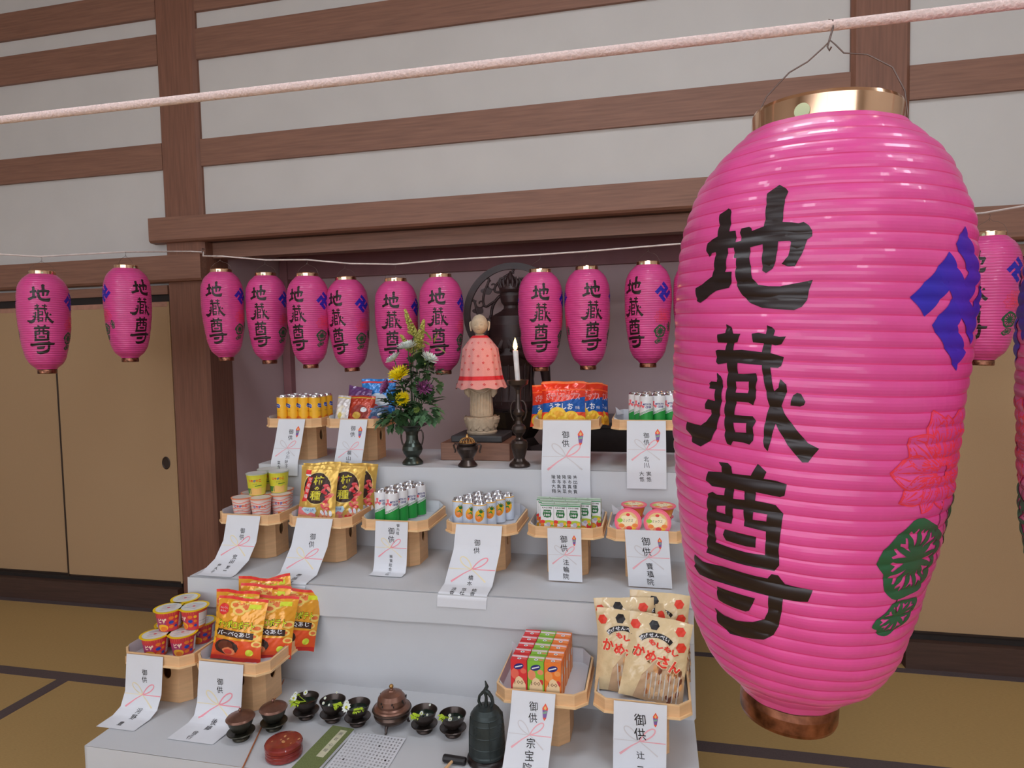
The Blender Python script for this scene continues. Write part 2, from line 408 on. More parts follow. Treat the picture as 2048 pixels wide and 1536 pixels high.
LT={"chi":[[[-21.0,390.9],[-18.3,389.4],[-16.7,387.5],[-15.9,373.9],[-10.6,373.9],[-9.5,365.7],[-5.3,366.5],[-7.0,372.2],[-6.0,374.9],[0.0,375.5],[1.8,374.4],[2.4,372.4],[10.6,374.7],[11.0,380.4],[9.7,393.8],[9.3,397.3],[12.8,400.3],[17.2,402.6],[22.1,399.6],[24.3,397.0],[22.5,391.8],[22.7,376.8],[28.9,376.1],[32.9,375.2],[35.9,376.0],[39.3,373.6],[41.5,370.0],[41.7,366.5],[39.0,364.4],[36.4,355.0],[32.6,347.5],[28.0,347.4],[24.3,349.1],[28.2,354.1],[29.3,363.0],[28.5,364.0],[21.2,364.1],[20.5,351.2],[18.8,346.1],[15.0,343.3],[12.4,345.0],[11.3,352.9],[11.0,362.8],[2.2,361.4],[2.7,354.1],[4.4,346.7],[6.2,340.0],[10.4,335.6],[17.2,334.5],[24.5,334.3],[33.5,336.1],[43.7,338.2],[41.9,331.6],[41.2,325.3],[38.4,320.9],[33.9,318.6],[24.3,319.2],[14.3,320.1],[5.9,323.5],[-0.2,328.9],[-4.6,335.7],[-6.6,345.2],[-6.8,354.7],[-8.8,354.8],[-10.1,362.0],[-14.8,362.1],[-14.6,353.8],[-14.6,345.3],[-9.2,345.3],[-9.0,339.3],[-10.6,334.2],[-21.6,332.5],[-27.6,329.5],[-37.0,324.1],[-41.7,325.6],[-44.1,335.1],[-33.1,339.7],[-26.2,342.8],[-25.1,354.6],[-25.6,360.2],[-29.3,359.8],[-31.8,357.2],[-35.3,361.8],[-35.5,367.5],[-32.2,369.6],[-26.2,371.4],[-27.1,380.6],[-28.5,387.4]]],"zou":[[[-11.0,308.7],[-7.3,307.0],[-4.9,302.3],[0.4,302.3],[-1.8,296.3],[-4.4,295.8],[-4.2,290.7],[2.0,291.3],[15.7,290.3],[16.3,296.3],[9.2,296.7],[8.2,302.6],[12.4,303.3],[17.6,302.6],[17.9,308.5],[21.2,307.2],[23.2,305.0],[22.5,301.7],[26.0,301.0],[30.2,301.3],[27.5,296.0],[23.8,295.1],[21.4,295.8],[21.2,289.9],[24.7,289.0],[29.5,287.6],[28.2,281.7],[26.4,280.3],[21.6,280.3],[22.5,273.4],[24.5,264.2],[27.3,267.1],[27.5,269.8],[28.2,272.8],[32.0,269.4],[32.6,264.8],[30.6,258.1],[29.5,254.7],[31.5,250.2],[34.0,246.4],[39.9,239.0],[47.0,231.0],[54.0,227.9],[47.9,218.0],[44.3,217.6],[39.7,222.2],[34.2,229.0],[28.2,238.5],[26.2,242.3],[24.2,233.9],[23.4,228.4],[21.8,222.4],[19.6,225.1],[18.7,229.1],[19.0,240.8],[20.5,248.4],[21.8,254.0],[20.3,259.2],[18.5,267.8],[16.7,275.7],[16.1,281.5],[-1.1,282.0],[-1.3,274.4],[2.7,274.4],[12.1,275.7],[13.4,271.4],[12.1,265.9],[12.6,258.5],[10.4,253.2],[7.3,254.9],[-1.6,254.7],[-2.6,245.1],[3.7,245.2],[10.8,245.7],[13.0,242.5],[11.3,237.8],[11.9,228.9],[9.2,225.4],[4.9,226.2],[-3.5,226.0],[-5.9,222.4],[-8.8,223.0],[-10.8,229.1],[-10.8,245.5],[-9.9,259.7],[-9.2,273.8],[-9.7,281.4],[-17.4,279.9],[-19.4,281.5],[-19.6,289.6],[-17.4,290.4],[-10.8,290.4],[-10.1,295.6],[-18.3,295.6],[-17.9,301.2],[-11.2,302.5]],[[-19.0,273.8],[-14.6,271.3],[-13.0,268.6],[-13.5,259.4],[-13.9,250.8],[-16.3,239.8],[-18.3,233.7],[-22.9,223.5],[-32.8,217.0],[-44.1,218.3],[-46.7,223.9],[-52.7,226.8],[-53.4,232.8],[-45.0,232.6],[-35.0,232.6],[-28.0,236.7],[-24.2,241.6],[-23.1,246.1],[-29.6,246.0],[-29.6,249.6],[-27.6,253.5],[-20.3,252.9],[-19.2,261.6],[-25.1,261.8],[-25.6,265.3],[-23.2,267.0],[-18.1,267.1],[-17.6,269.6]],[[38.6,264.3],[41.0,263.8],[43.9,258.8],[43.2,256.5],[41.0,255.3],[35.1,255.5],[35.3,258.5],[36.4,262.5]]],"zouholes":[[[-2.2,268.8],[7.5,269.6],[6.8,261.4],[-2.4,260.9]],[[-3.3,239.4],[6.6,240.3],[6.4,233.4],[-2.4,232.5]]],"son":[[[-14.8,208.7],[-7.3,209.4],[-4.0,207.3],[-3.3,202.2],[10.6,203.3],[15.0,212.5],[21.6,207.9],[19.6,202.5],[28.0,202.5],[35.3,201.0],[34.2,192.8],[31.1,191.3],[14.6,192.2],[14.6,186.1],[21.4,186.0],[28.7,185.5],[34.0,179.9],[33.1,169.1],[32.0,153.6],[32.9,142.1],[29.5,136.9],[20.5,136.7],[-1.1,135.6],[-17.8,134.8],[-31.7,134.1],[-27.5,154.7],[-26.5,181.9],[-21.0,184.9],[-17.0,183.6],[-9.9,184.8],[-9.5,190.2],[-22.1,188.9],[-28.7,191.5],[-25.3,199.5],[-12.4,201.5],[-11.9,205.8]],[[-10.1,158.9],[15.4,159.2],[15.4,151.4],[8.2,150.7],[-8.6,150.8],[-11.0,154.6]],[[-52.3,125.9],[-37.9,124.7],[-14.1,128.1],[24.7,130.3],[27.6,134.4],[32.4,134.4],[37.5,128.5],[45.9,127.7],[57.3,127.2],[54.4,117.9],[48.7,117.0],[36.4,116.7],[35.9,107.3],[33.7,94.1],[29.5,85.6],[21.6,80.2],[1.5,75.0],[-13.0,73.3],[-26.9,78.2],[-28.9,89.5],[-18.8,86.6],[-4.0,87.4],[12.4,92.1],[21.8,96.5],[25.1,103.6],[25.4,116.6],[9.9,116.1],[-15.2,114.7],[-46.7,111.0],[-56.9,114.6]],[[-22.0,109.7],[-2.2,110.9],[14.6,111.7],[9.3,100.3],[5.9,98.5],[-17.0,97.6],[-22.7,98.3],[-23.8,105.4]]],"sonholes":[[[-1.8,191.3],[6.2,191.3],[7.0,185.2],[-2.2,184.0]],[[-16.8,175.2],[-9.0,177.1],[-9.5,170.5],[-17.6,170.5]],[[13.4,177.6],[23.4,177.8],[22.9,172.6],[13.0,171.8]],[[-2.7,176.6],[6.0,177.6],[6.4,165.5],[22.9,165.3],[22.3,147.2],[8.2,146.2],[-19.8,146.1],[-17.9,163.9],[-3.7,164.8]]],"lotus":[[[-39.3,204.7],[-26.2,213.0],[-9.2,205.7],[-10.2,202.3],[-23.2,199.3],[-30.4,200.3]],[[-32.6,225.3],[-21.6,226.6],[-17.4,211.6],[-23.2,213.4]],[[-24.7,238.2],[-17.8,239.0],[-13.2,235.9],[-18.3,226.4],[-22.3,227.0]],[[-16.5,226.3],[-9.2,231.8],[-11.5,237.8],[-6.2,245.3],[0.4,242.1],[4.8,234.9],[16.3,243.2],[19.0,233.7],[21.2,225.4],[24.7,215.3],[19.4,208.4],[11.2,206.8],[-6.2,207.0],[-12.8,211.4],[-17.0,219.0]],[[-21.8,192.0],[-23.6,194.6],[-20.9,199.0],[-7.1,198.0],[-10.8,194.8],[-16.8,191.7]],[[-3.7,204.8],[5.1,206.0],[12.6,199.0],[10.1,190.1],[2.9,196.1]]],"leaf":[[[-42.3,158.4],[-37.9,162.9],[-38.4,167.9],[-34.2,171.3],[-26.7,173.4],[-16.3,172.8],[-10.8,177.1],[1.1,177.9],[13.5,171.4],[23.8,163.2],[35.5,153.5],[45.9,142.0],[47.9,129.6],[28.7,128.4],[16.7,125.0],[3.7,128.2],[-3.1,126.2],[-12.8,130.6],[-19.9,131.6],[-28.0,136.6],[-36.1,142.3],[-39.2,150.2]],[[-26.5,109.3],[-22.5,113.9],[-12.1,115.5],[-2.0,116.1],[16.1,116.1],[47.6,101.6],[30.7,99.0],[14.1,96.0],[-3.3,94.5],[-16.3,95.7],[-25.1,99.5],[-29.1,103.3]]]}

# ------------------------------------------------------------------ stepped altar under white cloth
AXL, AXR = -1.725, .112
alt = thing('tiered_altar', 'three-step altar draped in white cloth standing in front of the alcove', 'altar', (0, 0, 0))
def tier(y0, y1, z, hemz):
    mb = MB(); W = AXR - AXL
    sk = [(AXL, y1), (AXL, y0), (AXR, y0), (AXR, y1)]
    mb.grid(24, 8, lambda u, v: (AXL + W * u, y0 + (y1 - y0) * v, z + .0006 * math.sin(9 * u + 4 * v)), CLOTH)
    per = []
    for i in range(61): per.append((AXL - 0, y1 - (y1 - y0) * i / 60, -1, 0))
    for i in range(1, 181): per.append((AXL + W * i / 180, y0, 0, -1))
    for i in range(1, 61): per.append((AXR, y0 + (y1 - y0) * i / 60, 1, 0))
    n = len(per) - 1
    def f(u, v):
        i = round(u * n); x, y, nx, ny = per[i]; d = v
        q = i * .11; off = d * (.004 + .003 * math.sin(q) + .0015 * math.sin(q * 2.7 + 1))
        zz = z - (z - hemz) * v
        if v < .03: off = 0
        return (x + nx * off - (.012 * d * nx * 0), y + ny * off, zz + (0.0006 * math.sin(9 * .5) if v == 0 else 0))
    mb.grid(n, 14, f, CLOTH)
    o = mb.build('draped_tier', alt); return o
tier(1.585, 2.07, T1, .004)
tier(2.07, 2.53, T2, T1 - .0)
tier(2.53, 3.0, T3, T2 - .0)
# second, shorter cloth layer hanging from the middle and lower steps: 
hm = MB()
for y0, z in ((2.07, T2), ):
    hm.grid(60, 4, lambda u, v: (AXL + (AXR - AXL) * u, y0 - .011 - .004 * v - .0015 * math.sin(u * 31) * v, z - .105 * v - .003 * math.sin(u * 7) * v), CLOTH)
hm.build('cloth_overhang', alt)

# ------------------------------------------------------------------ lanterns
LPR = [(-.003, .0365), (.010, .041), (.02, .054), (.03, .065), (.06, .079), (.1, .088), (.15, .0965), (.2, .1015), (.25, .1045), (.3, .1062), (.35, .1052), (.39, .1005), (.42, .089), (.44, .076), (.452, .060), (.47, .052)]
def lprof(z):
    for (a, ra), (b, rb) in zip(LPR, LPR[1:]):
        if z <= b:
            t = max(0, (z - a) / (b - a)); return ra + (rb - ra) * t
    return LPR[-1][1]
RP = .0105; RZ0 = .012; NR = 42
def lrad(z):
    k = (z - RZ0) / RP; b = abs(math.sin(PI * k)) ** .8 * .0013 if 0 < k < NR else 0
    s_z = sum(lprof(z + d) for d in (-.008, -.004, 0, .004, .008)) / 5
    return s_z + b
def lpt(arc, zmm, off):
    a = math.radians(-90 + arc / 1.83); z = zmm / 1000.0; r = lrad(z) + off
    wob = .0006 * math.sin(3 * a + z * 40) + .0004 * math.sin(11 * a + z * 130)
    r += wob
    return (r * math.cos(a), r * math.sin(a), z)
lan = thing('paper_lantern', 'x', 'lantern')
sh = MB(); zs = [0.004]
for k in range(NR + 1):
    z = RZ0 + k * RP; zs += [z - .0005, z + .0005] + ([z + RP * q for q in (.2, .4, .6, .8)] if k < NR else [])
zs += [.457]
SEG = 80
rows = [[lpt(360 * 1.83 * i / SEG - 180 * 1.83, z * 1000, 0) for i in range(SEG)] for z in zs]
ribset = set(1 + 6 * k for k in range(NR + 1))
for j in range(len(zs) - 1):
    m_ = PINKD if j in ribset else PINK
    sh.add(rows[j] + rows[j + 1], [(i, (i + 1) % SEG, SEG + (i + 1) % SEG, SEG + i) for i in range(SEG)], m_, True)
g = Cv()
def rings(k): return [[tuple(p) for p in l] for l in LT[k]]
def sh_(l, dx): return [(x + dx, z) for x, z in l]
for base in (0, 180 * 1.83):
    ch = rings('chi'); zo = rings('zou'); so = rings('son')
    for l in ch: g.poly(SUMI, sh_(l, base))
    g.poly(SUMI, sh_(zo[0], base), [sh_(h_, base) for h_ in rings('zouholes')])
    for l in zo[1:]: g.poly(SUMI, sh_(l, base))
    g.poly(SUMI, sh_(so[0], base), [sh_(h_, base) for h_ in rings('sonholes')])
    for l in so[1:]: g.poly(SUMI, sh_(l, base))
for base, c in ((0, 148), (0, 148 + 180 * 1.83)):
    cell = 13.4; zc = 328
    def rot(x, y): x -= 2.5; y -= 2.5; return (c + cell * (x - y) * .7071 * .95, zc + cell * (x + y) * .7071)
    for x0, y0, x1, y1 in ((1.85, 0, 3.15, 5), (0, 1.85, 1.85, 3.15), (3.15, 1.85, 5, 3.15), (0, 3.7, 1.85, 5), (0, 0, 1.3, 1.85), (3.15, 0, 5, 1.3), (3.7, 3.15, 5, 5)):
        g.poly(BLUEM, [rot(x0, y0), rot(x1, y0), rot(x1, y1), rot(x0, y1)])
    # lotus: petals with veins
    cx, cz = c - 2, 220
    for a, ln, wd in ((-118, 34, 8), (118, 34, 8), (-150, 26, 7), (160, 24, 7), (-88, 38, 10), (88, 38, 10), (-55, 36, 10), (55, 36, 10), (-22, 38, 10), (24, 38, 10), (-2, 32, 13)):
        ca, sa = math.cos(math.radians(a)), math.sin(math.radians(a)); pet = []; ln *= 1.2; wd *= 1.15
        for t in range(13): u = t / 12; pet.append((ln * (.12 + .88 * u), wd * math.sin(PI * u ** 1.15)))
        pet = pet + [(p[0], -p[1]) for p in pet[-2:0:-1]]
        tr_ = lambda p: (cx + p[0] * sa + p[1] * ca, cz - 8 + p[0] * ca - p[1] * sa)
        P_ = [tr_(p) for p in pet]
        g.poly(PINK, P_); g.stroke(REDL, P_ + [P_[0]], 2.3)
        for q in (-.5, 0, .5): g.stroke(REDL, [tr_((ln * (.12 + .88 * u), q * wd * math.sin(PI * u))) for u in (.12, .4, .65, .88)], [1.5, 1.2, 1.2, .5])
    # pads
    def pad(x0, z0, rx, rz, n, rot_, seed):
        rnd = random.Random(seed); ca, sa = math.cos(rot_), math.sin(rot_)
        q = lambda x, y: (x0 + x * ca - y * sa, z0 + x * sa + y * ca)
        out = [q(rx * (1 + .07 * math.sin(5 * a_) + .04 * math.sin(9 * a_)) * math.cos(a_), rz * (1 + .07 * math.sin(5 * a_)) * math.sin(a_)) for a_ in [2 * PI * i / 40 for i in range(40)]]
        hol = []
        for i in range(n):
            a0 = 2 * PI * (i + .12) / n; a1 = 2 * PI * (i + .88) / n; am = (a0 + a1) / 2
            r0, r1 = .3 + .05 * rnd.random(), .74 + .1 * rnd.random()
            rm = (r0 + r1) * .52
            P8 = [(r0, am), (rm, am + (a0 - am) * .62), (r1 * .93, a0), (r1, a0 + (am - a0) * .35), (r1 - .13, am), (r1, a1 + (am - a1) * .35), (r1 * .93, a1), (rm, am + (a1 - am) * .62)]
            hol.append([q(rx * r_ * math.cos(a_), rz * r_ * math.sin(a_)) for r_, a_ in P8])
        g.poly(GRNL, out, hol)
    pad(c - 13, 150, 32, 29, 13, .15, 1); pad(c - 17, 107, 24, 11.5, 10, .30, 2); pad(c + 42, 172, 11, 22, 8, .2, 3)
    g.stroke(SUMI, [(c - 22, 121), (c - 20, 110)], 1.2); g.stroke(SUMI, [(c + 8, 190), (c + 10, 180), (c + 6, 168)], 1)
    g.stroke(SUMI, [(c + 22, 185), (c + 28, 175), (c + 20, 160), (c + 25, 140)], 1)
ys = []
for k in range(NR + 1): ys += [(RZ0 + (k + q) * RP) * 1000 for q in (0, .2, .4, .6, .8)]
g.apply(sh, lambda x, y, o: lpt(x, y, .0004), .00035, xs=[i * 360 * 1.83 / SEG for i in range(-SEG, 2 * SEG)], ys=ys, base=1, lay=1.2e-5, smooth=True)
shade = sh.build('lantern_shade', lan)
rg = MB()
rg.lathe([(.050, .450), (.0535, .452), (.0535, .472), (.0525, .4745), (.0515, .472), (.0505, .452), (.0, .451)], BRASS, 48)
lr = rg.build('top_ring', lan)
tb = MB(); tb.lathe([(0, 0), (.0055, 0), (.0055, .0006), (0, .0006)], mat('pale_green_sticker', (206, 214, 170), .6), 20)
tb.xform(Matrix.Rotation(math.radians(-90 + 8), 4, 'Z') @ Matrix.Translation((.0535, 0, .4615)) @ Matrix.Rotation(PI / 2, 4, 'Y')); tb.build('ring_sticker', lr)
rb = MB(); rb.lathe([(.0, .004), (.036, .004), (.0375, .002), (.0385, -.004), (.0385, -.014), (.0375, -.017), (.036, -.015), (.0355, -.004), (0, -.003)], COPD, 48); rb.build('bottom_ring', lan)
wh = MB()
a0 = math.radians(20)
W2 = [(-.0545, .462), (-.052, .475), (-.044, .492), (-.028, .508), (-.015, .514), (-.004, .523), (0, .527), (.004, .523), (.010, .516), (.026, .512), (.043, .500), (.052, .482), (.0555, .462)]
wh.tube([(x * math.cos(a0), x * math.sin(a0), z) for x, z in W2], .0006, WIRE, 6)
wh.build('wire_handle', lan)
hk = MB()
hk.tube([(.0012, 0, .522), (0, 0, .5195), (-.0018, .0, .523), (0, 0, .530), (.0016, 0, .536), (.001, 0, .5415), (-.0018, 0, .5430), (-.0022, 0, .539)], .0007, WIRE, 6)
hk.build('wire_hook', lan)
KLAN = Kind(lan)
Tt = Vector((.130, .5525, 1.7695)); Bt = Vector((.108, .567, 1.3045)); axv = (Tt - Bt).normalized()
e1 = (Vector((1, 0, 0)) - axv * axv.x).normalized(); e2 = axv.cross(e1)
def lrot(axis, az):
    e1_ = (Vector((1, 0, 0)) - axis * axis.x).normalized(); e2_ = axis.cross(e1_)
    m_ = Matrix((e1_, e2_, axis)).transposed() @ Matrix.Rotation(math.radians(az), 3, 'Z'); return m_.to_euler()
KLAN.put('huge pink paper lantern hanging in the right foreground from the fuzzy cord', Bt, lrot(axv, -37), 'pink lanterns on the near cord')
KLAN.put('pink lantern cut off by the right edge of the photo, level with the huge one', (.379, .567, 1.297), lrot(Vector((.02, -.02, 1)).normalized(), -8), 'pink lanterns on the near cord')
LN = [((-2.978, 2.656, 1.78), -9, (.02, .03), 'pink lantern at the far left, hanging over the seam between two sliding doors'),
 ((-2.746, 2.931, 1.829), 33, (-.01, 0), 'pink lantern with its blue mark on the left side, beside the left pillar'),
 ((-2.355, 3.203, 1.821), -24, (.02, 0), 'pink lantern nearest the left pillar inside the alcove row'),
 ((-2.138, 3.285, 1.80), -24 + 0, (.01, 0), 'second pink lantern of the alcove row counted from the left pillar'),
 ((-1.83, 3.19, 1.774), -36, (0, 0), 'third pink lantern of the alcove row, above the yellow cans'),
 ((-1.610, 3.255, 1.751), -37, (.04, 0), 'fourth pink lantern of the alcove row, above the small snack bags'),
 ((-1.328, 3.202, 1.726), -16, (.0, 0), 'pink lantern partly hidden behind the left of the flower arrangement'),
 ((-1.063, 3.168, 1.733), -12, (.01, 0), 'pink lantern between the flower arrangement and the stone statue'),
 ((-.57, 3.23, 1.741), 0, (-.01, 0), 'pink lantern just right of the burning candle'),
 ((-.329, 3.24, 1.745), 12, (0, 0), 'pink lantern above the red potato chip bags, right of the candle lantern'),
 ((-.038, 3.226, 1.753), -40, (-.01, 0), 'pink lantern with whole blue mark, above the green and white cans'),
 ((.199, 3.23, 1.755), -20, (0, 0), 'pink lantern mostly hidden behind the left edge of the huge one'),
 ((1.238, 2.857, 1.756), -25, (-.03, 0), 'pink lantern peeping out right of the huge one, before the right doors')]
for (x, y, z), d, (tx, ty), lb in LN:
    phi = math.degrees(math.atan2(-y, -x)); az = phi + d + 90
    KLAN.put(lb, (x - tx * .24, y, z - .243), lrot(Vector((tx * -1 if tx else 0, ty, 1)).normalized(), az), 'small pink lanterns on the white cord', sc=(1.055, 1.055, 1.04))
# cords
def cord(name, pts, r, m, label, sub=8):
    mb = MB(); P_ = [Vector(p) for p in pts]; out = []
    for i in range(len(P_) - 1):
        a, b = P_[i], P_[i + 1]
        for k in range(sub): out.append(a.lerp(b, k / sub))
    out.append(P_[-1]); mb.tube(out, r, m, 8); return tag(mb.build(name), label, 'cord')
cord('lantern_cord', [(-4.6, .75, 2.16), (-3.7, 1.82, 2.105), (-2.985, 2.656, 2.103), (-2.746, 2.931, 2.152), (-2.70, 3.38, 2.215), (-2.62, 3.39, 2.208), (-2.60, 3.36, 2.18), (-2.355, 3.203, 2.145), (-2.138, 3.285, 2.124), (-1.83, 3.19, 2.098), (-1.610, 3.255, 2.075), (-1.328, 3.202, 2.051), (-1.063, 3.18, 2.058), (-.57, 3.23, 2.066), (-.329, 3.23, 2.07), (-.038, 3.226, 2.078), (.199, 3.23, 2.085), (.95, 3.36, 2.16), (1.20, 3.1, 2.12), (1.238, 2.857, 2.082), (1.45, 2.5, 2.07), (3.2, .2, 2.15)], .0042, STRING, 'thin white cord sagging across the alcove with the small lanterns on it', 3)
cord('lantern_cord', [(-6, .53, 1.86), (-.66, .551, 1.846), (.132, .5525, 1.8425), (.46, .555, 1.843), (4.2, .6, 1.9)], .0042, CORD, 'thick fuzzy pink and white cord crossing the top of the photo', 20)
for x, y, z in ((-2.62, 3.40, 2.215),):
    hb = MB(); hb.tube([(x, y, z + .012), (x, y - .02, z + .012), (x, y - .026, z), (x, y - .018, z - .01)], .0025, WIRE, 6); tag(hb.build('cord_hook'), 'small metal hook on the left pillar holding the white cord', 'hook')

# ------------------------------------------------------------------ offering stands
TW, TC, TH = .27, .032, .04
def octo(w, c): h_ = w / 2; return [(-h_ + c, -h_), (h_ - c, -h_), (h_, -h_ + c), (h_, h_ - c), (h_ - c, h_), (-h_ + c, h_), (-h_, h_ - c), (-h_, -h_ + c)]
def stand():
    r = thing('offering_stand', 'x', 'offering stand')
    zb = .155
    mb = MB()
    mb.plate(octo(TW, TC), [], lambda x, y, d: (x, y, zb + d), .006, CYP)
    mb.plate(octo(TW + .008, TC + .002), [octo(TW - .004, TC)], lambda x, y, d: (x, y, zb + d), .007, CYPE)
    mb.plate(octo(TW, TC), [octo(TW - .01, TC - .002)], lambda x, y, d: (x, y, zb + .005 + d), TH - .006, CYP)
    mb.plate(octo(TW + .001, TC), [octo(TW - .011, TC - .002)], lambda x, y, d: (x, y, zb + TH - .002 + d), .002, CYPE)
    mb.build('tray', r, fixn=True)
    pb = MB(); o = octo(.152, .03); t = .005
    for i in range(8):
        a = Vector((*o[i], 0)); b = Vector((*o[(i + 1) % 8], 0)); d = (b - a); L = d.length; d.normalize(); nn = Vector((-d.y, d.x, 0))
        hol = []
        if i in (0, 2, 6):
            hol = [[(L / 2 + .017 * math.cos(q) * (1 if abs(math.sin(q)) < .9 else .6), .105 + .024 * math.sin(q) + (.004 if math.sin(q) > .95 else 0)) for q in [2 * PI * k / 20 for k in range(20)]]]
        pb.plate([(0, 0), (L, 0), (L, zb), (0, zb)], hol, lambda x, y, dd, a=a, d=d, nn=nn: tuple(a + d * x + nn * dd + Vector((0, 0, y))), t, CYP)
    pb.build('pedestal', r, fixn=True)
    return r
KST = Kind(stand())
def liner_mesh():
    mb = MB(); h_ = TW / 2 - .008; z = .1625
    o = octo(TW - .016, TC - .004)
    mb.add([(x, y, z) for x, y in o], [tuple(range(8))], LINER)
    hs = [.026, .03, .03, .038, .048, .05, .046, .04]
    for i in range(8):
        a, b = o[i], o[(i + 1) % 8]; k = .985
        ha, hb_ = hs[i], hs[(i + 1) % 8]
        if i == 0: ha = hb_ = .028
        mb.add([(a[0], a[1], z), (b[0], b[1], z), (b[0] * 1.0, b[1] * 1.0, z + hb_), (a[0] * 1.0, a[1] * 1.0, z + ha)], [(0, 1, 2, 3)], LINER)
    # one pointed corner of the sheet sticking up at the back
    mb.add([(-h_ + .002, h_ - .06, z + .03), (-h_ + .03, h_ - .01, z + .03), (-h_ - .006, h_ - .02, z + .062)], [(0, 1, 2)], LINER)
    return mb
lin_o = liner_mesh().build('liner_paper'); lin_o['category'] = 'paper liner'
KLI = Kind(lin_o)
STN = [('T3a', -1.595, 2.72, T3, 'top-left offering stand, holding the yellow cans', 'white sheet under the yellow cans'),
 ('T3b', -1.297, 2.72, T3, 'top-step offering stand with assorted small snack bags, left of the flowers', 'white sheet under the assorted small snack bags'),
 ('T3c', -.36, 2.72, T3, 'top-step offering stand piled with red potato chip bags', 'white sheet under the red potato chip bags'),
 ('T3d', -.038, 2.72, T3, 'top-step offering stand with green and white cans, partly behind the huge lantern', 'white sheet under the green and white cans of the top step'),
 ('T2a', -1.60, 2.375, T2, 'leftmost offering stand of the middle step, stacked with potato stick cups', 'white sheet under the potato stick cups'),
 ('T2b', -1.287, 2.375, T2, 'middle-step offering stand holding gold rice cracker bags', 'white sheet under the gold rice cracker bags'),
 ('T2c', -.976, 2.375, T2, 'middle-step offering stand with green and white cans below the vase', 'white sheet under the green and white cans of the middle step'),
 ('T2d', -.634, 2.375, T2, 'middle-step offering stand with pineapple juice cans', 'white sheet under the pineapple juice cans'),
 ('T2e', -.322, 2.375, T2, 'middle-step offering stand with vegetable juice cartons', 'white sheet under the vegetable juice cartons'),
 ('T2f', -.036, 2.375, T2, 'middle-step offering stand with orange jelly cups', 'white sheet under the orange jelly cups'),
 ('T1a', -1.65, 1.925, T1, 'bottom-step offering stand at the left corner with yellow-lidded cups', 'white sheet under the yellow-lidded cups'),
 ('T1b', -1.366, 1.925, T1, 'bottom-step offering stand heaped with orange and yellow snack bags', 'white sheet under the orange and yellow snack bags'),
 ('T1c', -.337, 1.925, T1, 'bottom-step offering stand with red, green and orange juice boxes', 'white sheet under the red, green and orange juice boxes'),
 ('T1d', -.045, 1.925, T1, 'bottom-right offering stand with cream and red rice cracker bags', 'white sheet under the cream and red cracker bags')]
LOC = {}
for k, x, y, z, lb, ll in STN:
    LOC[k] = (x, y, z + .1625 + .0008)
    KST.put(lb, (x, y, z + .001), 0, 'pale wooden offering stands')
    KLI.put(ll, (x, y, z + .0015), 0, 'white liner sheets')

# ------------------------------------------------------------------ hanging name papers
PNK = ink((240, 176, 184)); PNK2 = ink((244, 160, 172)); GRY = ink((212, 208, 210)); YEL = ink((240, 226, 184)); ORG = ink((240, 92, 60)); PUR = ink((128, 92, 160)); GLD = ink((236, 190, 110)); TEAL = ink((130, 170, 140))
def bow(c, cx, cy, s, style):
    a, b = (GRY, PNK) if style == 'A' else (YEL, PNK2)
    c.stroke(a, [(-c.w / 2 * .97, cy), (cx, cy)], s * .022); c.stroke(b, [(cx, cy), (c.w / 2 * .97, cy)], s * .032)
    def loop(sg, m, wd, k): c.stroke(m, [(cx + sg * s * k * math.sin(PI * t) * math.cos(.25 + .95 * t), cy + s * k * math.sin(PI * t) * math.sin(.25 + .95 * t)) for t in [i / 16 for i in range(17)]], wd)
    loop(-1, a, s * .035, .62); loop(1, b, s * .045, .60)
    c.stroke(a, [(cx, cy), (cx + s * .25, cy - s * .18), (cx + s * .55, cy - s * .42)], [s * .025, s * .03, s * .05])
    c.stroke(b, [(cx, cy), (cx - s * .25, cy - s * .16), (cx - s * .6, cy - s * .45)], [s * .03, s * .04, s * .075])
def noshi(c, cx, cy, s):
    c.poly(ORG, [(cx - s * .22, cy + s * .25), (cx, cy + s * .6), (cx + s * .22, cy + s * .25), (cx + s * .12, cy - s * .45), (cx, cy - s * .62), (cx - s * .12, cy - s * .45)])
    c.poly(PUR, [(cx - s * .2, cy + s * .12), (cx + s * .2, cy + s * .12), (cx + s * .12, cy - s * .4), (cx - s * .12, cy - s * .4)])
    c.poly(GLD, [(cx - s * .1, cy + s * .26), (cx, cy + s * .42), (cx + s * .1, cy + s * .26), (cx, cy + s * .1)])
    c.poly(TEAL, [(cx - s * .15, cy - s * .02), (cx + s * .15, cy + s * .08), (cx + s * .12, cy - s * .1), (cx - s * .12, cy - s * .14)])
